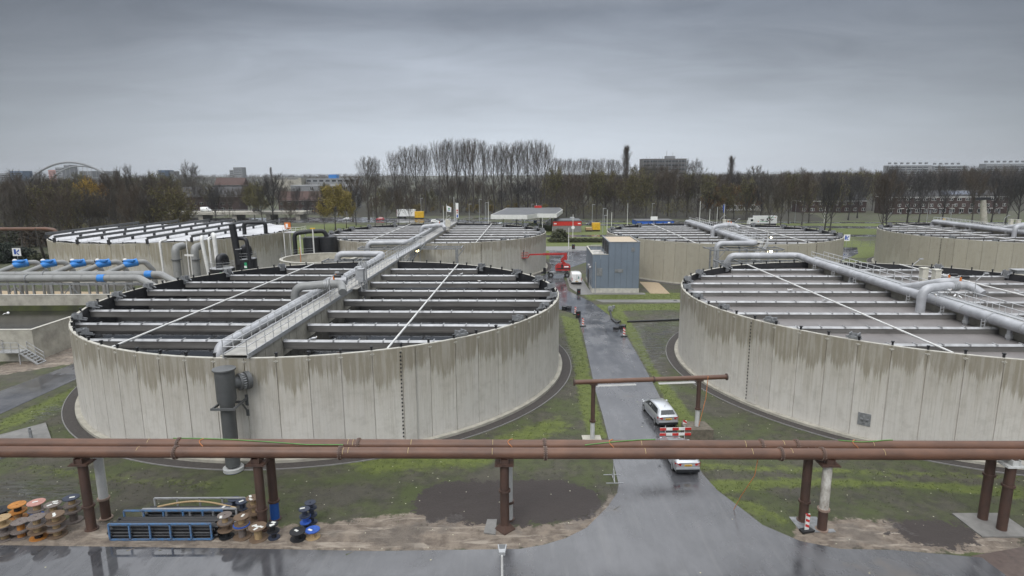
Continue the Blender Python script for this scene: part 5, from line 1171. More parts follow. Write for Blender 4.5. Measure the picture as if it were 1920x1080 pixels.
b=MB(); b.add([(.05,0,7.4+.0),(.75,.18,7.2),(1.5,-.05,6.9),(2.1,.1,6.6),(1.9,.1,4.6),(1.3,-.05,4.7),(.7,.18,4.8),(.05,0,4.9)],[(0,1,6,7),(1,2,5,6),(2,3,4,5)]); f=b.build('flag','whiteboard',t)
b=MB(); b.add([(.6,.10,6.3),(1.1,.0,6.5),(1.5,-.1,5.9),(.9,.05,5.6)],[(0,1,2,3)]); b.build('flag_mark','signgreen',f); b=MB(); b.box(.5,1.5,-.13,-.11,5.3,5.5); b.build('flag_text','signblue',f)
g=G(855,420); t=thing('banner_flag','upright white banner with pink and blue marks beside the flag poles','banner',(g.x,g.y,0)); b=MB(); b.tube([(0,0,0),(0,0,9.)],.08,7); b.build('pole','white',t); b=MB(); b.box(.1,1.15,-.02,.02,2.6,8.8); f=b.build('flag','whiteboard',t)
for z0,z1,m in ((2.8,4.,'signblue'),(4.4,5.2,'pinkwood'),(5.4,6.,'redwhite_r')): b=MB(); b.box(.3,.95,-.04,-.022,z0,z1); b.build('flag_mark',m,f)
g=G(1357,420); t=thing('banner_flag','furled dark blue banner on a white pole at the right walkway end','banner',(g.x,g.y,0)); b=MB(); b.tube([(0,0,0),(0,0,8.)],.09,7); b.build('pole','white',t); b=MB(); b.tube([(-.35,0,7.9),(-.42,0,6.5),(-.35,0,4.6)],[.18,.28,.12],8); b.build('flag','signblue',t)
def signb(label,p,w,h,z,m='signblue'):
    t=thing('info_sign',label,'sign',p); b=MB(); b.box(-w/2,w/2,-.03,.03,z,z+h); s=b.build('board','whiteboard',t); b=MB(); b.box(-w*.3,-w*.05,-.05,-.032,z+h*.2,z+h*.85); b.add([(-w*.05,-.045,z+h*.5),(w*.33,-.045,z+h*.85),(w*.33,-.045,z+h*.6),(w*.05,-.045,z+h*.45),(w*.33,-.045,z+h*.15),(w*.1,-.045,z+h*.15)],[(0,5,4,3,2,1)]); b.build('mark',m,s); b=MB(); b.tube([(0,.06,0),(0,.06,z)],.06,6); b.build('post','galv',t)
signb('white sign with a blue mark at the left edge behind the pump pipes',G(35,497),2.0,1.9,2.2)
signb('white sign with a blue mark on the fence between the right tanks',(94.6,171.4,0),1.8,1.8,1.7)
t=thing('orange_board','orange square board beside the covered tank','board',(-52.,141.5,0)); b=MB(); b.box(-.7,.7,-.05,.05,8.6,10.0); k=b.build('board','orange',t); b=MB(); b.box(-.4,.1,-.08,-.055,8.9,9.7); b.build('mark','whiteboard',k)
t=thing('access_platform','white steel access platform at the right end of the covered tank','platform',(-50.6,139.6,0)); b=MB(); b.box(-1.2,2.8,-2,2,7.9,8.0); b.build('deck','galv',t); b=MB(); railing(b,[(-1.2,-2,8),(2.8,-2,8),(2.8,2,8)],1.2,1.,.04,.04); b.build('railing','white',t)
b=MB()
for x in (-1,2.6): b.box(x-.1,x+.1,-1.9,-1.7,0,7.9); b.box(x-.1,x+.1,1.7,1.9,0,7.9)
b.build('legs','white',t)
t=thing('yellow_post','yellow roadside marker post in front of the brick houses','post',(175.,247,0)); b=MB(); b.box(-.45,.45,-.2,.2,.0,2.0); b.build('board','yellow',t); b=MB(); b.box(-.5,.5,-.25,.25,2.0,2.12); b.build('cap','yellow',t)
t=thing('mesh_fence','low mesh fence at the back of the wet yard','fence',(0,0,0))
for i in range(12): x=86+i*2.6; b=MB(); b.tube([(x,171.8,0),(x,171.8,1.9)],.05,5); b.build('fence_post','galvdark',t)
b=MB()
for z in (.2,1.,1.85): b.bar((86,171.8,z),(115,171.8,z),.04)
b.build('rails','galvdark',t)
# leaning mast at the right edge
t=thing('slanted_mast','tapered concrete mast with a dark lamp head at the right edge','mast',(157.5,205,0)); b=MB(); b.tube([(1.8,0,0),(0,0,11.4)],[1.3,.8],10); b.build('shaft','concrete',t); b=MB(); b.prism([(-2.6,-.6),(2.0,-.6),(2.4,.6),(-2.2,.6)],11.4,12.3); b.build('head','black',t)
t=thing('steel_hatch','grey steel cabinet at the rim of the nearest right tank','cabinet',(66.4,77.8,0)); b=MB(); b.box(-1.4,1.0,-.5,.7,7.9,8.35); b.build('box','galvdark',t); b=MB(); b.box(-1.5,1.1,-.6,.8,8.35,8.42); b.build('lid','galv',t)
for px,py,lb in ((1266,564,'square drain cover in the grey footpath'),):
    g=G(px,py); t=thing('drain_cover',lb,'drain cover',(g.x,g.y,.03)); b=MB(); b.box(-.35,.35,-.35,.35,-.02,.012); b.build('frame','galvdark',t); b=MB()
    for k in range(5): b.box(-.28,.28,-.27+k*.12,-.20+k*.12,.012,.02)
    b.build('grate','black',t)
# ---------------------------------------------------------------- gulls
def gull_meshes():
    b=MB(); b.ball((0,0,.17),.13,2.1,.85,.8,10); b.ball((.26,0,.27),.075,1,1,1,8); b.add([(-.25,-.07,.18),(-.48,-.05,.16),(-.48,.05,.16),(-.25,.07,.18)],[(0,1,2,3)]); body=b.mesh('gull_body','gull')
    w=MB()
    for s in (1,-1): w.add([(.18,s*.10,.22),(-.05,s*.12,.24),(-.42,s*.07,.2),(-.1,s*.135,.14),(.12,s*.12,.13)],[(0,1,2,3,4)])
    wing=w.mesh('wings','gullgrey'); k=MB(); k.tube([(.32,0,.27),(.40,0,.25)],[.025,.008],5); k.tube([(.02,.05,.0),(.02,.04,.1)],.012,4); k.tube([(.02,-.05,.0),(.02,-.04,.1)],.012,4); return body,wing,k.mesh('beak_and_legs','beak')
GB=gull_meshes()
def gull(px,py,tk,label,z=None,s=.8):
    if z is None:
        g=G(px,py,7.68); c=CT[tk]; ly=(g.y-c[1])-(g.x-c[0])*RT; k=min(DY,key=lambda d:abs(d-ly)); g.y+=k-ly; zz=7.66
    else: g=G(px,py,z); zz=z
    t=thing('gull',label,'gull',(g.x,g.y,zz),R.uniform(0,6),'gulls resting on the tanks'); t.scale=(s,)*3
    inst(t,'body',GB[0],(0,0,0),0,t); inst(t,'wings',GB[1],(0,0,0),0,t); inst(t,'beak_and_legs',GB[2],(0,0,0),0,t)
for i,(px,py,tk) in enumerate(((844,513,'A'),(865,516,'A'),(899,528,'A'),(588,637,'A'))): gull(px,py,tk,f'white gull on a trough of the dark-water tank, {ordn(i)} from the far end')
for i,(px,py) in enumerate(((1774,519),(1782,519),(1788,519),(1794,519),(1545,563),(1474,543),(1481,545),(1822,532),(1900,545))): gull(px,py,'B',f'white gull on the nearest right tank, {ordn(i)} of the scattered flock')
for i,(px,py) in enumerate(((1779,546),(1790,557),(1800,560),(1755,556))): gull(px,py,'B',f'white gull perched on the right walkway rail, {ordn(i)} along it',9.45)
for i,(px,py) in enumerate(((910,424),(983,437),(990,437),(921,442))): gull(px,py,'C',f'white gull on the tank beside the red lift, {ordn(i)} from the far rim',7.66)
t=thing('gull','white gull gliding over the dark basin at the left edge','gull',tuple(G(14,590,2.4)),.3); t.scale=(.9,)*3
inst(t,'body',GB[0],(0,0,0),0,t); b=MB()
for s in (1,-1): b.add([(.12,s*.08,.2),(-.15,s*.08,.2),(-.2,s*.45,.34),(-.28,s*.85,.18),(.02,s*.5,.36)],[(0,1,2,3,4)])
b.build('wings','gull',t)
# ---------------------------------------------------------------- trees
def tree_meshes(kind,seed,H,tw='twig',leaf=None,nleaf=0):
    rn=random.Random(seed); T=MB(); C_=MB()
    def rv(s=1.): return Vector((rn.gauss(0,s),rn.gauss(0,s),rn.gauss(0,s)))
    P=dict(poplar=(.24,.80,19,(30,52),.50),vase=(.15,.58,17,(26,52),.60),round=(.12,.66,20,(36,76),.52),column=(.06,.9,46,(9,16),.30))[kind]
    lo,hi,nl,(a0,a1),lenf=P
    r0=H*(.0145 if kind!='column' else .009)
    bend=[Vector((rn.uniform(-.02,.02)*H,rn.uniform(-.02,.02)*H,0)) for _ in range(4)]
    def trunk(t): return Vector((0,0,t*H))+bend[0]*math.sin(t*3)+bend[1]*t*t
    top=.92 if kind in('poplar','column') else .62
    T.tube([trunk(top*i/7) for i in range(8)],[max(.03,r0*(1-.88*(i/7)**.8))*(1.35 if i==0 else 1) for i in range(8)],7,smooth=True)
    tips=[]
    def limb(p,d,L,r,lvl):
        n=4; pts=[p]; dd=d.copy(); up={'poplar':.34,'round':.12}.get(kind,.22)
        for i in range(n):
            dd=(dd+Vector((0,0,up))+rv(.10)).normalized(); pts.append(pts[-1]+dd*L/n)
        rs=[r*(1-.8*i/n) for i in range(n+1)]
        (T if lvl==0 else C_).tube(pts,rs,5 if lvl==0 else 3,caps=False,smooth=lvl==0)
        if lvl==0:
            nb=int(6+L*.7) if kind!='poplar' else int(5+L*.5)
            for k in range(nb):
                s=.25+.75*(k+rn.random())/nb; i=min(n-1,int(s*n)); q=pts[i].lerp(pts[i+1],s*n-i); bd=(pts[i+1]-pts[i]).normalized()
                sd=(bd+rv(.50)).normalized(); sd=(sd+Vector((0,0,.25 if kind!='round' else .05))).normalized()
                limb(q,sd,L*rn.uniform(.26,.44)*(1.15-.4*s),max(.022,r*.30*(1-.5*s)),1)
        else:
            NT=dict(column=7,poplar=9).get(kind,11)
            for k in range(NT):
                s=.15+.85*(k+rn.random())/NT; i=min(n-1,int(s*n)); q=pts[i].lerp(pts[i+1],min(1,s*n-i)); bd=(pts[i+1]-pts[i]).normalized()
                sd=(bd*1.0+rv(.42)+Vector((0,0,.2))).normalized(); l=rn.uniform(.7,1.9)*(.6+H/60); w=(.026 if kind!='poplar' else .0195)*(.75+H/70)
                x=sd.cross(rv()).normalized()*w; e=q+sd*l
                C_.add([q-x,q+x,e+x*.35,e-x*.35],[(0,1,2,3)]); tips.append((q,sd,l))
                for m in (.4,.7):
                    q2=q+sd*l*m; s2=(sd+rv(.45)).normalized(); e2=q2+s2*l*.6; x2=s2.cross(rv()).normalized()*w*.7; C_.add([q2-x2,q2+x2,e2],[(0,1,2)])
    for k in range(nl):
        t=lo+(hi-lo)*((k+rn.random())/nl)**(.9); a=math.radians(rn.uniform(a0,a1))*(1-.35*(t-lo)/(hi-lo)); az=k*2.399+rn.uniform(-.4,.4)
        d=Vector((math.cos(az)*math.sin(a),math.sin(az)*math.sin(a),math.cos(a)))
        if kind=='round': L=H*lenf*(1-.45*(t-lo)/(hi-lo))*rn.uniform(.75,1.1)
        elif kind=='vase': L=H*lenf*rn.uniform(.8,1.08)*(1-.3*(t-lo)/(hi-lo))
        else: L=min(H*lenf*rn.uniform(.8,1.1),(1.0-t)*H*1.06)
        if kind!='column': L=min(L,(H*1.0-t*H)/max(.35,math.cos(a*.75)))
        if kind!='column':
            for _ in range(20):
                rc=L*math.sin(a*.75)/H
                if t*H+L*math.cos(a*.72)>H*(1-3.4*rc*rc): L*=.95
        limb(trunk(min(t,top)),d,L,r0*dict(poplar=.27,vase=.42).get(kind,.36)*(1-.55*t),0)
    C_.mat=1
    if nleaf:
        for k in range(nleaf):
            q,sd,l=rn.choice(tips); p=q+sd*l*rn.random()+rv(.25); s=rn.uniform(.10,.24)*(.7+H/50); x=rv().normalized()*s; y=x.cross(rv()).normalized()*s
            C_.add([p-x,p-y*.7,p+x,p+y*.7],[(0,1,2,3)])
    return T.mesh('trunk','bark' if tw!='twigdark' else 'barkdark'),C_.mesh('crown',[tw,leaf or tw]),H
TV={}
def tv(k):
    if k in TV: return TV[k]
    kind,seed,H,tw,leaf,nl=dict(
     pop0=('poplar',11,36,'twig',None,0),pop1=('poplar',12,36,'twig',None,0),pop2=('poplar',13,36,'twigbrown',None,0),pop3=('poplar',14,36,'twig',None,0),
     vase0=('vase',21,21,'twigbrown',None,0),vase1=('vase',22,21,'twig',None,0),vase2=('vase',23,21,'twigdark',None,0),
     bare0=('round',31,20,'twig',None,0),bare1=('round',32,20,'twigbrown',None,0),bare2=('round',33,20,'twigdark',None,0),
     olive0=('round',41,20,'twigbrown','leafolive',2600),olive1=('vase',42,20,'twig','leafolive',2400),
     yell=('round',51,18,'twigbrown','leafyellow',9000),orng=('round',52,18,'twigbrown','leaforange',6000),gold=('vase',53,18,'twigbrown','leafgold',5000),
     bush=('round',54,8,'twigbrown','leafyellow',1500),col=('column',61,30,'twigbrown',None,0),willow=('round',55,17,'twig','leafolive',6500))[k]
    TV[k]=tree_meshes(kind,seed,H,tw,leaf,nl); return TV[k]
DESC=dict(pop='tall bare poplar',vase='bare spreading tree',bare='bare round-crowned tree',olive='tree with thin olive leaves',yell='tree full of yellow leaves',orng='tree with orange-brown leaves',gold='tree with golden leaves',bush='yellowish shrub',col='narrow columnar tree',willow='olive-green leafy tree')
def tree(px,by,ty,kind,label,group,wide=1.,rn=R):
    g=G(px,by); h=D(px,ty,g.y).z; T,C_,H=tv(kind); s=h/H
    t=thing('tree',label,'tree',(g.x,g.y,0),rn.uniform(0,6.28),group); k=s*wide*rn.uniform(.92,1.08); t.scale=(k,k,s)
    inst(t,'trunk',T,(0,0,0),0,t); inst(t,'crown',C_,(0,0,0),0,t); return t
def trow(where,group,L):
    L=sorted(L); cnt={}
    tot={}
    for a in L: d=DESC[a[3].rstrip('0123456789')]; tot[d]=tot.get(d,0)+1
    for a in L:
        d=DESC[a[3].rstrip('0123456789')]; i=cnt.get(d,0); cnt[d]=i+1
        tree(a[0],a[1],a[2],a[3],(f'{ordn(i)} {d} from left, {where}' if tot[d]>1 else f'the only {d} {where}'),group,*(a[4:5]))
r=random.Random(99)
pops=[(692,411,297),(708,411,300),(745,400,289),(763,400,281),(781,399,276),(800,400,279),(827,399,271),(842,398,267),(858,399,268),(873,398,266),(889,399,267),(905,400,270),(926,399,276),(942,399,272),(958,399,276),(974,399,271),(990,398,268),(1006,399,268),(1021,399,274)]
trow('tall row left of the petrol station','tall poplars',[(x+r.uniform(-2,2),b,t,f'pop{i%4}') for i,(x,b,t) in enumerate(pops)])
trow('low growth between tall poplars','trees under the poplars',[(x,r.uniform(389,402),r.uniform(333,352),r.choice(['vase0','bare1','olive0','bare0','vase1','bare2'])) for x in range(716,1050,15)])
trow('foot of the tall poplars','shrubs under the poplars',[(x,r.uniform(398,404),r.uniform(380,389),'bush') for x in (776,786,812,835,847,880,895,921,952,968,1000,1022,1041)])
trow('far row right of the tall row','far poplars',[(x+r.uniform(-2,2),360,r.uniform(298,303),f'pop{i%4}') for i,x in enumerate(range(1040,1165,9))])
tree(1172,378,281,'col','lone narrow columnar tree standing above the wood','columnar trees'); tree(1367,376,299,'col','smaller narrow columnar tree right of the scaffolded flats','columnar trees'); tree(510,348,316,'col','tiny distant columnar tree at left on the horizon','columnar trees')
tree(1305,352,296,'bare0','bare tree right against the scaffolded flats','trees beside the flats'); tree(1285,352,300,'vase1','bare tree in front of the right end of the scaffolded flats','trees beside the flats'); trow('before the scaffolded flats','trees beside the flats',[(1203,374,304,'bare0'),(1222,373,306,'vase1'),(1242,374,303,'bare1'),(1262,372,305,'vase0'),(1192,376,310,'olive0')])
tree(1413,360,306,'bare1','small bare crown above the wood right of the columnar tree','trees beside the flats')
trow('wood edge behind the petrol station','wood edge in the middle',[(x+r.uniform(-4,4),r.uniform(405,413),r.uniform(314,330),r.choice(['vase0','olive0','olive1','bare0','olive0','bare1','olive1'])) for x in range(1040,1345,19)])
trow('second row behind the petrol station','second row of the wood',[(x+r.uniform(-4,4),r.uniform(392,399),r.uniform(318,326),r.choice(['vase1','vase2','bare2','bare1','olive0','vase0'])) for x in range(1036,1440,17)])
trow('left of the white truck','autumn trees left of the truck',[(1338,411,348,'orng',1.1),(1360,412,340,'olive0'),(1376,410,345,'orng',1.1),(1398,412,335,'olive1'),(1412,410,347,'orng'),(1425,413,335,'vase2')])
trow('roadside right of the white truck','roadside trees at right',[(1443,432,330,'vase1'),(1462,430,335,'vase0'),(1478,420,326,'olive1'),(1503,422,325,'vase0'),(1516,418,335,'olive0'),(1545,436,325,'vase2'),(1556,433,331,'olive1'),(1590,413,325,'vase2'),(1607,409,322,'bare2'),(1651,443,322,'vase0'),(1661,440,330,'vase2'),(1700,421,318,'bare2',1.15),(1722,418,322,'vase2'),(1765,417,317,'vase2',1.15),(1822,421,318,'vase0',1.1),(1858,420,322,'vase2',1.15),(1885,417,325,'vase1'),(1908,420,318,'vase2',1.1),(1935,421,318,'vase0')])
trow('behind the right roadside trees','wood edge at right',[(x+r.uniform(-5,5),r.uniform(390,400),r.uniform(313,325),r.choice(['vase2','bare2','vase0','bare1','olive0'])) for x in range(1440,1680,22)])
trow('behind the brick houses at right','wood behind the houses',[(x+r.uniform(-5,5),r.uniform(376,384),r.uniform(310,320),r.choice(['vase2','bare2','vase0','bare1'])) for x in range(1650,1960,16)])
trow('row behind the covered tank','trees behind the covered tank',[(-12,445,338,'vase0'),(16,445,333,'bare1'),(52,440,318,'bare0',1.15),(98,436,322,'vase1'),(128,432,328,'olive0'),(152,430,330,'bare0'),(190,432,342,'orng',1.05),(218,430,322,'vase0'),(246,428,311,'vase1',.8),(276,430,326,'bare0'),(304,428,322,'bare1'),(328,425,330,'olive0')])
trow('nearest row behind the covered tank','nearest trees behind the covered tank',[(x+r.uniform(-6,6),r.uniform(458,470),r.uniform(338,360),r.choice(['bare0','vase0','bare1','vase1','olive0'])) for x in range(-14,340,27)])
tree(174,440,338,'gold','tree with a golden top behind the covered tank','trees behind the covered tank',.95)
trow('second row behind the covered tank','second row at left',[(x+r.uniform(-5,5),r.uniform(398,412),r.uniform(322,334),r.choice(['bare1','bare0','vase0','olive0','olive1','vase1'])) for x in range(-10,345,24)])
trow('left of the yellow tree','trees by the overpass',[(363,392,300,'bare0',.9),(405,424,344,'vase2',.8),(432,420,348,'bare0',.7),(478,412,343,'willow',1.1),(492,414,340,'willow'),(512,420,326,'vase2',1.1),(545,424,372,'bare1'),(578,413,372,'vase2'),(609,431,366,'bare1',.8)])
trow('around the overpass','trees by the overpass',[(348,396,335,'bare0'),(372,399,340,'vase1'),(395,398,345,'olive0'),(452,402,348,'bare1'),(470,398,342,'vase0'),(530,400,346,'bare1'),(556,404,350,'vase2'),(590,402,352,'bare0'),(612,399,345,'olive1')])
tree(629,433,338,'yell','large yellow tree on the grass mound','trees by the mound',.95); tree(650,428,350,'yell','smaller yellow tree touching the right of the large one','trees by the mound',.7)
trow('right of the yellow tree','trees by the mound',[(668,423,344,'bare2',.8),(662,416,322,'bare1'),(704,426,362,'bare1',.7),(725,424,352,'bare0',.7),(748,421,356,'vase0',.7),(768,420,360,'bare1',.7),(690,398,340,'bare1'),(735,396,345,'bare2')])
# evergreen shrubs at the left edge
def leafy(label,px,by,ty,wid,m,n,cat='bush',name='evergreen_bush',seed=1,group=None,sz=.28):
    g=G(px,by); h=D(px,ty,g.y).z; rn=random.Random(seed); t=thing(name,label,cat,(g.x,g.y,0),0,group); b=MB()
    for k in range(n):
        while True:
            x,y,z=rn.uniform(-1,1),rn.uniform(-1,1),rn.uniform(0,1)
            rr=(1-(z-.35)**2*1.6)*(.8+.25*math.sin(5*math.atan2(y,x)+z*7))
            if math.hypot(x,y)<rr and math.hypot(x,y)>rr*.35*rn.random(): break
        p=Vector((x*wid,y*wid,.15+z*h*.9)); a=Vector((rn.gauss(0,1),rn.gauss(0,1),rn.gauss(0,.6))).normalized()*sz*rn.uniform(.6,1.4); c=a.cross(Vector((rn.gauss(0,1),rn.gauss(0,1),rn.gauss(0,1)))).normalized()*sz*rn.uniform(.4,.9)
        b.add([p-a,p+c,p+a,p-c],[(0,1,2,3)])
    b.build('foliage',m,t); b=MB(); b.tube([(0,0,0),(.05,0,h*.6)],[.16,.05],6); b.build('stem','barkdark',t); return t
leafy('dark evergreen bush at the left edge behind the pump pipes',12,492,452,4.2,'needle',2600,seed=4)
leafy('dark evergreen bush next to the leaning trunk at left',46,488,462,3.0,'needle',1800,seed=5)
leafy('low brown bush at left below the evergreens',75,492,474,2.6,'hedge',900,seed=6)
strand('leaning_trunk','reddish leaning tree trunk at left before the covered tank','tree',[G(86,490),D(76,462,132),D(66,428,132)],[.35,.26,.12],'bark',7)
leafy('round willow bush in front of the petrol shop',1049,449,428,3.0,'hedge',1500,seed=8)
for i,x in enumerate(range(1034,1135,9)): leafy(f'{ordn(i)} clump from the left of the low hedge behind the lawn',x,454+.0*i,446.5,1.6,'hedge',420,'hedge clump','hedge_clump',20+i,'clumps of the low hedge behind the lawn',.2)
for i,x in enumerate(range(-8,360,16)):
    leafy(f'{ordn(i)} brown shrub from the left, low growth behind the covered tank',x,r.uniform(452,468),r.uniform(418,432),r.uniform(2.6,3.8),r.choice(['twigbrown','hedge','twigbrown']),420,'bush','brown_bush',60+i,'brown shrubs behind the covered tank',.34)
# grass tufts in the verges: far too many to count, one object
rg=np.random.RandomState(8); N=75000
tx=rg.uniform(-48,42,N); ty=rg.uniform(33,112,N)
ok=np.ones(N,bool)
for k in 'ABC':
    ok&=np.hypot(tx-CT[k][0],ty-CT[k][1])>TR+1.45
def ins(P): 
    global GX,GY
    a,b_=GX,GY; GX,GY=tx,ty; d=poly_sd(P,GX,GY); GX,GY=a,b_; return d
RD=rl+[(-60,32.6),(-60,12),(25.5,12)]+rr_[::-1]+[(10.6,122),(13.0,135),(17.8,143.7),(20.5,165.9)]
dr=ins(RD); ok&=dr<-.02; ok&=ins([(10,104),(24,104),(24,122),(10,122)])<0; ok&=ins([(13.5,97.3),(30,97.3),(30,100.5),(13.5,100.5)])<0; ok&=ins([(-58,28),(-45.3,28),(-45.3,80),(-58,80)])<0
ix=np.clip(np.searchsorted(xs,tx),0,nx-1); iy=np.clip(np.searchsorted(ys,ty),0,ny-1)
mo=moss[iy,ix]; ba=np.maximum(sand[iy,ix],soil[iy,ix])
pr=np.where(ba>.4,.04,np.where(mo>.3,.9,.30))+np.where(dr>-.5,.25,0); ok&=rg.rand(N)<pr
tx,ty,mo=tx[ok],ty[ok],mo[ok]; n=len(tx); B_=4
vv=np.zeros((n,B_,3,3)); an=rg.uniform(0,6.28,(n,B_)); hh=rg.uniform(.025,.07,(n,B_))*(1+.5*mo[:,None]); wd=rg.uniform(.015,.035,(n,B_))
ox=tx[:,None]+rg.normal(0,.07,(n,B_)); oy=ty[:,None]+rg.normal(0,.07,(n,B_)); ca,sa=np.cos(an),np.sin(an)
vv[:,:,0]=np.stack([ox-ca*wd,oy-sa*wd,0*ox],-1); vv[:,:,1]=np.stack([ox+ca*wd,oy+sa*wd,0*ox],-1); vv[:,:,2]=np.stack([ox-sa*hh*.7,oy+ca*hh*.7,hh],-1)
gm=bpy.data.meshes.new('grass_tufts'); V=vv.reshape(-1,3); F=len(V)//3
gm.vertices.add(len(V)); gm.vertices.foreach_set('co',V.ravel()); gm.loops.add(F*3); gm.loops.foreach_set('vertex_index',np.arange(F*3)); gm.polygons.add(F); gm.polygons.foreach_set('loop_start',np.arange(0,F*3,3))
gm.polygons.foreach_set('material_index',np.repeat((mo>.3).astype(np.int32),B_)); gm.update(calc_edges=True)
gm.materials.append(mat('dull_grass_blades',(.085,.087,.048),.8,var=.25,scale=.6)); gm.materials.append(mat('green_grass_blades',(.108,.134,.032),.8,var=.25,scale=.8))
o=bpy.data.objects.new('grass_tufts',gm); COL.objects.link(o); setting(o,'stuff')
# ---------------------------------------------------------------- houses and far buildings
def gable(t,L,W,z0,rise,m,name='roof'):
    b=MB(); b.add([(-L,-W,z0),(L,-W,z0),(L,0,z0+rise),(-L,0,z0+rise),(L,W,z0),(-L,W,z0)],[(0,1,2,3),(3,2,4,5),(0,3,5),(1,4,2),(0,5,4,1)]); return b.build(name,m,t)
t=block('row_houses','long brown brick terrace with white window bands at right','row of houses',186,246,304,314,8.6,'brick','slate',wins=((.7,2.5,2.0,2.4,1.2),(3.6,5.0,1.6,2.4,1.4),(6.5,7.8,2.2,2.0,1.0)),band=(.5,.1,'white'))
for i in range(12):
    b=MB(); x=-28.5+i*4.9; b.box(x,x+2.0,-6.2,-5.01,2.7,2.85); c=b.build('door_canopy','white',t); b=MB(); b.box(x+.4,x+1.4,-5.06,-5.003,.05,2.2); b.build('door','galvdark',t)
rf=gable(t,29.5,4.9,8.9,2.6,'slate','tiled_roof')
for i in range(6): x=-2+i*3.0; b=MB(); b.add([(x,-3.9,9.55),(x+2.6,-3.9,9.55),(x+2.6,-1.0,11.1),(x,-1.0,11.1)],[(0,1,2,3)]); b.build('solar_panel','solar',rf)
t=block('row_houses','dark roofed brick houses left of the long terrace','row of houses',150,184,318,328,6.2,'brick','slate',wins=((.8,2.4,1.8,2.6,1.),(3.8,5.2,1.6,2.6,1.)),band=(.5,.1,'white')); gable(t,17,4.9,6.5,4.2,'slate','tiled_roof')
t=block('white_house','white low building behind the trees right of the truck','house',118,139,340,348,3.6,'white','slate',wins=((.8,2.6,2.0,1.6,.8),))
for i,(x0,x1,y,h,rs,wm,rm,lb) in enumerate(((-192,-156,352,8.4,5.4,'brick','slate','dark-roofed school with white window bands behind the overpass'),(-131,-108,345,6.2,5.0,'brick','brickred','house with a bright red tiled roof left of the yellow tree'),(-106,-92,350,9.0,.8,'brick','slate','brick house with round-topped windows behind the yellow tree'),(-250,-226,520,12,6,'slate','brickred','dark gabled house with a red roof edge far left'),(-262,-205,400,5.5,3.8,'brick','slate','low dark houses far behind the covered tank'),(-330,-268,410,6,4,'brick','slate','reddish roofed houses at the far left'))):
    t=block('brick_house',lb,'house',x0,x1,y,y+11,h,wm,'white' ,wins=((.9,2.5,2.2,1.9,.8),(4.0,5.5,2.2,1.9,.8)) if h<10 else ((8,9.6,1.6,2,1),),frame='concrete'); gable(t,(x1-x0)/2+.4,6.,h+.3,rs,rm,'tiled_roof')
t=block('modern_block','grey and white modern block above the red roof','building',-136,-96,380,392,14.,'galvdark','galv',wins=((11.,13.4,2.0,5.,12.),),frame='white')
t=block('white_office','long low white office on the horizon at left','building',-231,-204,600,615,17.6,'concrete','farwall',wins=((15.9,17.2,11,1.4,.9),),wm2='slate')
t=block('grey_office','grey office strip right of the white office','building',-203,-150,610,625,16.5,'farwall','farwall',wins=((13.5,15.5,4,2.2,1.),),frame='galvdark')
b=MB(); b.box(-189,-181,640,650,0,20.5); tag(b.build('blue_hall','bluev'),'tiny bright blue hall above the grey office strip','building')
t=block('scaffolded_flats','grey flat block wrapped in scaffolding above the wood','building',106,141,500,514,31.5,'flatgrey','flatgrey',wins=tuple((z,z+1.7,5.2,.5,.5) for z in (10,13.2,16.4,19.6,22.8,26.0,28.9)),frame='towergrey')
b=MB()
for i in range(15): x=-18+i*2.57; b.tube([(x,-9,0),(x,-9,32+R.uniform(0,1.5))],.1,4)
for z in range(3,33,3): b.bar((-18,-9,z),(18,-9,z),.16)
b.build('scaffold','galvdark',t); b=MB(); b.box(2,9,-3,3,31.8,34); b.tube([(3,0,34),(3,0,38)],.15,5); b.tube([(8,0,34),(8,0,37)],.15,5); b.build('roof_house','galvdark',t)
for x0,x1,y,h,lb in ((490,546,805,29.5,'pale gallery flats on the horizon at right, left one'),(566,612,830,29.,'pale gallery flats on the horizon at right, middle one'),(612,690,800,31.,'pale gallery flats at the right edge of the horizon')):
    t=block('gallery_flats',lb,'building',x0,x1,y,y+12,h-1.5,'farwall','farwall',wins=tuple((z,z+1.6,6.4,.9,.8) for z in (16,19,22,25)),frame='galvdark')
    for k in range(int((x1-x0)/8)): b=MB(); x=-(x1-x0)/2+4+k*8; b.box(x-.9,x+.9,-2,2,h+.3,h+2.6); b.build('stair_head','galvdark',t)
def arch(label,pts,r,hang,dk):
    t=thing('arch_bridge',label,'bridge',(0,0,0),0,'white arches of the bridge'); b=MB(); a,m,c=[Vector(p) for p in pts]; P=[]
    for k in range(25):
        s=k/24; p=a.lerp(c,s); p.z=lerp(a.z,c.z,s)+(m.z-(a.z+c.z)/2)*(1-(2*s-1)**2); P.append(p)
    b.tube(P,r,8); b.build('arch','farwall',t)
    if hang:
        b=MB()
        for p in P[4:21:2]: b.tube([p,Vector((p.x,p.y,dk))],.35,4)
        b.build('hangers','galv',t); b=MB(); b.bar((a.x,a.y,dk),(c.x,c.y,dk),3,1.5); b.build('deck','farwall',t)
arch('large pale arch of the bridge on the left horizon',(D(57,336,900),D(132,304.5,905),D(196,326,910)),1.5,False,0)
arch('inner pale arch with hangers of the bridge on the left horizon',(D(100,331,920),D(149,311.5,920),D(197,325,920)),1.1,True,17)
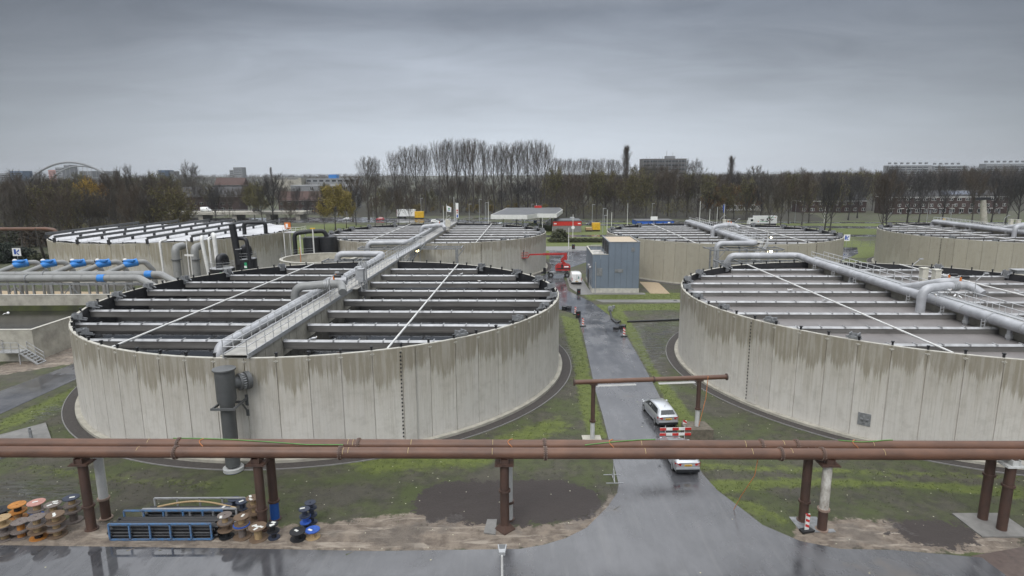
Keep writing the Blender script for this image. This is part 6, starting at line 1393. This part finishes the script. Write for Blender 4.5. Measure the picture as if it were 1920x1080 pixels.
for x0,x1,ty,Y,m,lb in ((-2,20,325,1000,'farwall','pale hall left of the dark blue block at far left'),(18,42,321,980,'farblue','dark blue office block at the far left horizon'),(90,104,319,1100,'pinkwood','reddish flats seen through the left of the arch'),(103,116,314.5,1100,'farwall','white and red flats seen through the arch'),(119,130,309.5,1120,'galvdark','grey tower seen through the arch'),(147,170,321,1120,'galvdark','grey office seen under the inner arch'),(170,212,321,1150,'galvdark','long grey office right of the arch'),(297,309,319.5,760,'farblue','bright blue cube on the left horizon'),(310,320,321.5,770,'farwall','white building beside the blue cube'),(430,437,319,1250,'galvdark','low wing left of the grey tower on the horizon'),(437,453,314,1250,'galvdark','grey twin tower on the horizon'),(1003,1003.1,330,900,'farwall',None)):
    if not lb: continue
    p0=D(x0,ty,Y); p1=D(x1,ty,Y); block('far_building',lb,'building',p0.x,p1.x,Y,Y+20,p0.z,m,m,wins=tuple((z,z+1.5,(p1.x-p0.x)*.86,5,(p1.x-p0.x)*.07) for z in np.arange(p0.z-4,p0.z-16,-3.6)),frame='galvdark')
# overpass at left
t=thing('overpass','concrete road overpass with railing behind the covered tank','bridge',(0,0,0))
b=MB(); b.box(-165,-98,288,300,2.4,3.6); b.build('deck','concrete',t)
for x in (-163,-147,-131,-115,-101): b=MB(); b.box(x-1,x+1,289,299,0,2.4); b.build('pier','concrete',t)
b=MB(); railing(b,[(-165,288.2,3.6),(-98,288.2,3.6)],1.2,2.,.05,.05); b.build('railing','galv',t)
car('white van crossing the overpass at left',(-146,293,3.63),-PI/2,'carwhite',VAN,None,'van'); car('dark car crossing the overpass at left',(-122,293,3.63),-PI/2,'cardark',HAT,'passing cars on the far road')
# ---------------------------------------------------------------- far woods (one mass) and haze
rn=random.Random(77); b=MB()
def clump(x,y,h,w,n,mi):
    b.mat=mi
    for k in range(n):
        z=rn.random()**.7; rr=w*(1-abs(z-.55)*.9)*math.sqrt(rn.random()); a=rn.uniform(0,6.28); p=Vector((x+rr*math.cos(a),y+rr*math.sin(a),z*h))
        u=Vector((rn.gauss(0,.5),rn.gauss(0,.5),1)).normalized()*h*rn.uniform(.05,.11); v=u.cross(Vector((rn.gauss(0,1),rn.gauss(0,1),.1))).normalized()*h*rn.uniform(.005,.013)
        b.add([p-u-v,p-u+v,p+u+v*.3,p+u-v*.3],[(0,1,2,3)])
for i in range(1500):
    Y=rn.choice([rn.uniform(430,700),rn.uniform(600,1100),rn.uniform(1000,1900)]); x=rn.uniform(-.92,.92)*Y
    px=960+1141*x/Y
    h=rn.uniform(11,19)
    if px<1000: h*=.86
    if 1500<px: h*=1.12
    if Y<560 and px<1000: h*=.75
    clump(x,Y,h,h*rn.uniform(.35,.6),190 if Y<700 else 120,rn.choice([0,0,1,2,2]))
for i in range(1300):
    Y=rn.uniform(800,2500); px=rn.uniform(-40,1960) if i%3 else rn.uniform(340,760); x=(px-960)/1141*Y
    clump(x,Y,rn.uniform(13,20)+Y*.0016,rn.uniform(7,14),45,rn.choice([0,1,2]))
for i in range(1150):   # tangle of undergrowth inside the near woods
    k=rn.random()
    if k<.3: px=rn.uniform(700,1050); Y=rn.uniform(330,430)
    elif k<.62: px=rn.uniform(1035,1460); Y=rn.uniform(285,400)
    elif k<.72: px=rn.uniform(1440,1920); Y=rn.uniform(345,430)
    else: px=rn.uniform(-40,345); Y=rn.uniform(205,330)
    x=(px-960)/1141*Y
    if 110<x<142 and Y>335: continue
    if k>=.62 and k<.72 and i%2: continue
    clump(x,Y,rn.uniform(3,7),rn.uniform(3,5.5),110,rn.choice([0,1,2,2,3,3]))
o=b.build('far_woods',['twig','twigbrown','twigdark','leafolive']); setting(o,'stuff')
q=NB('shaded_leaf_litter'); p=q.coord(); n=q.noise(p,.12,6,.7); n2=q.noise(p,1.,4); c=q.mix(q.step(n,.4,.62),(.022,.019,.014),(.036,.036,.019)); c=q.mix(q.ma('MULTIPLY',q.step(n2,.5,.7),.4),c,(.05,.04,.026)); q.set('Base Color',c); q.set('Roughness',.95); M['litter']=q.m  # leaf litter, its colour lowered to carry shade the thin trees don't cast
for P in ([(-75,302),(10,312),(20,285),(60,282),(135,262),(150,300),(150,520),(-170,520),(-120,330)],[(-330,190),(-108,190),(-108,262),(-150,290),(-150,330),(-330,330)],[(150,330),(330,320),(420,520),(150,520)]):
    b=MB(); b.prism(P,-.1,.012); setting(b.build('woodland_floor','litter'))
HAZE=True
if HAZE:
    b=MB(); b.box(-2600,2600,-60,2700,-1.2,70); m=bpy.data.materials.new('haze'); m.use_nodes=True; nt=m.node_tree; nt.nodes.remove(nt.nodes['Principled BSDF'])
    v=nt.nodes.new('ShaderNodeVolumePrincipled'); v.inputs['Color'].default_value=(.86,.90,.97,1); v.inputs['Density'].default_value=.00011; v.inputs['Anisotropy'].default_value=.0
    nt.links.new(v.outputs[0],nt.nodes['Material Output'].inputs['Volume']); setting(b.build('haze',m),'stuff')
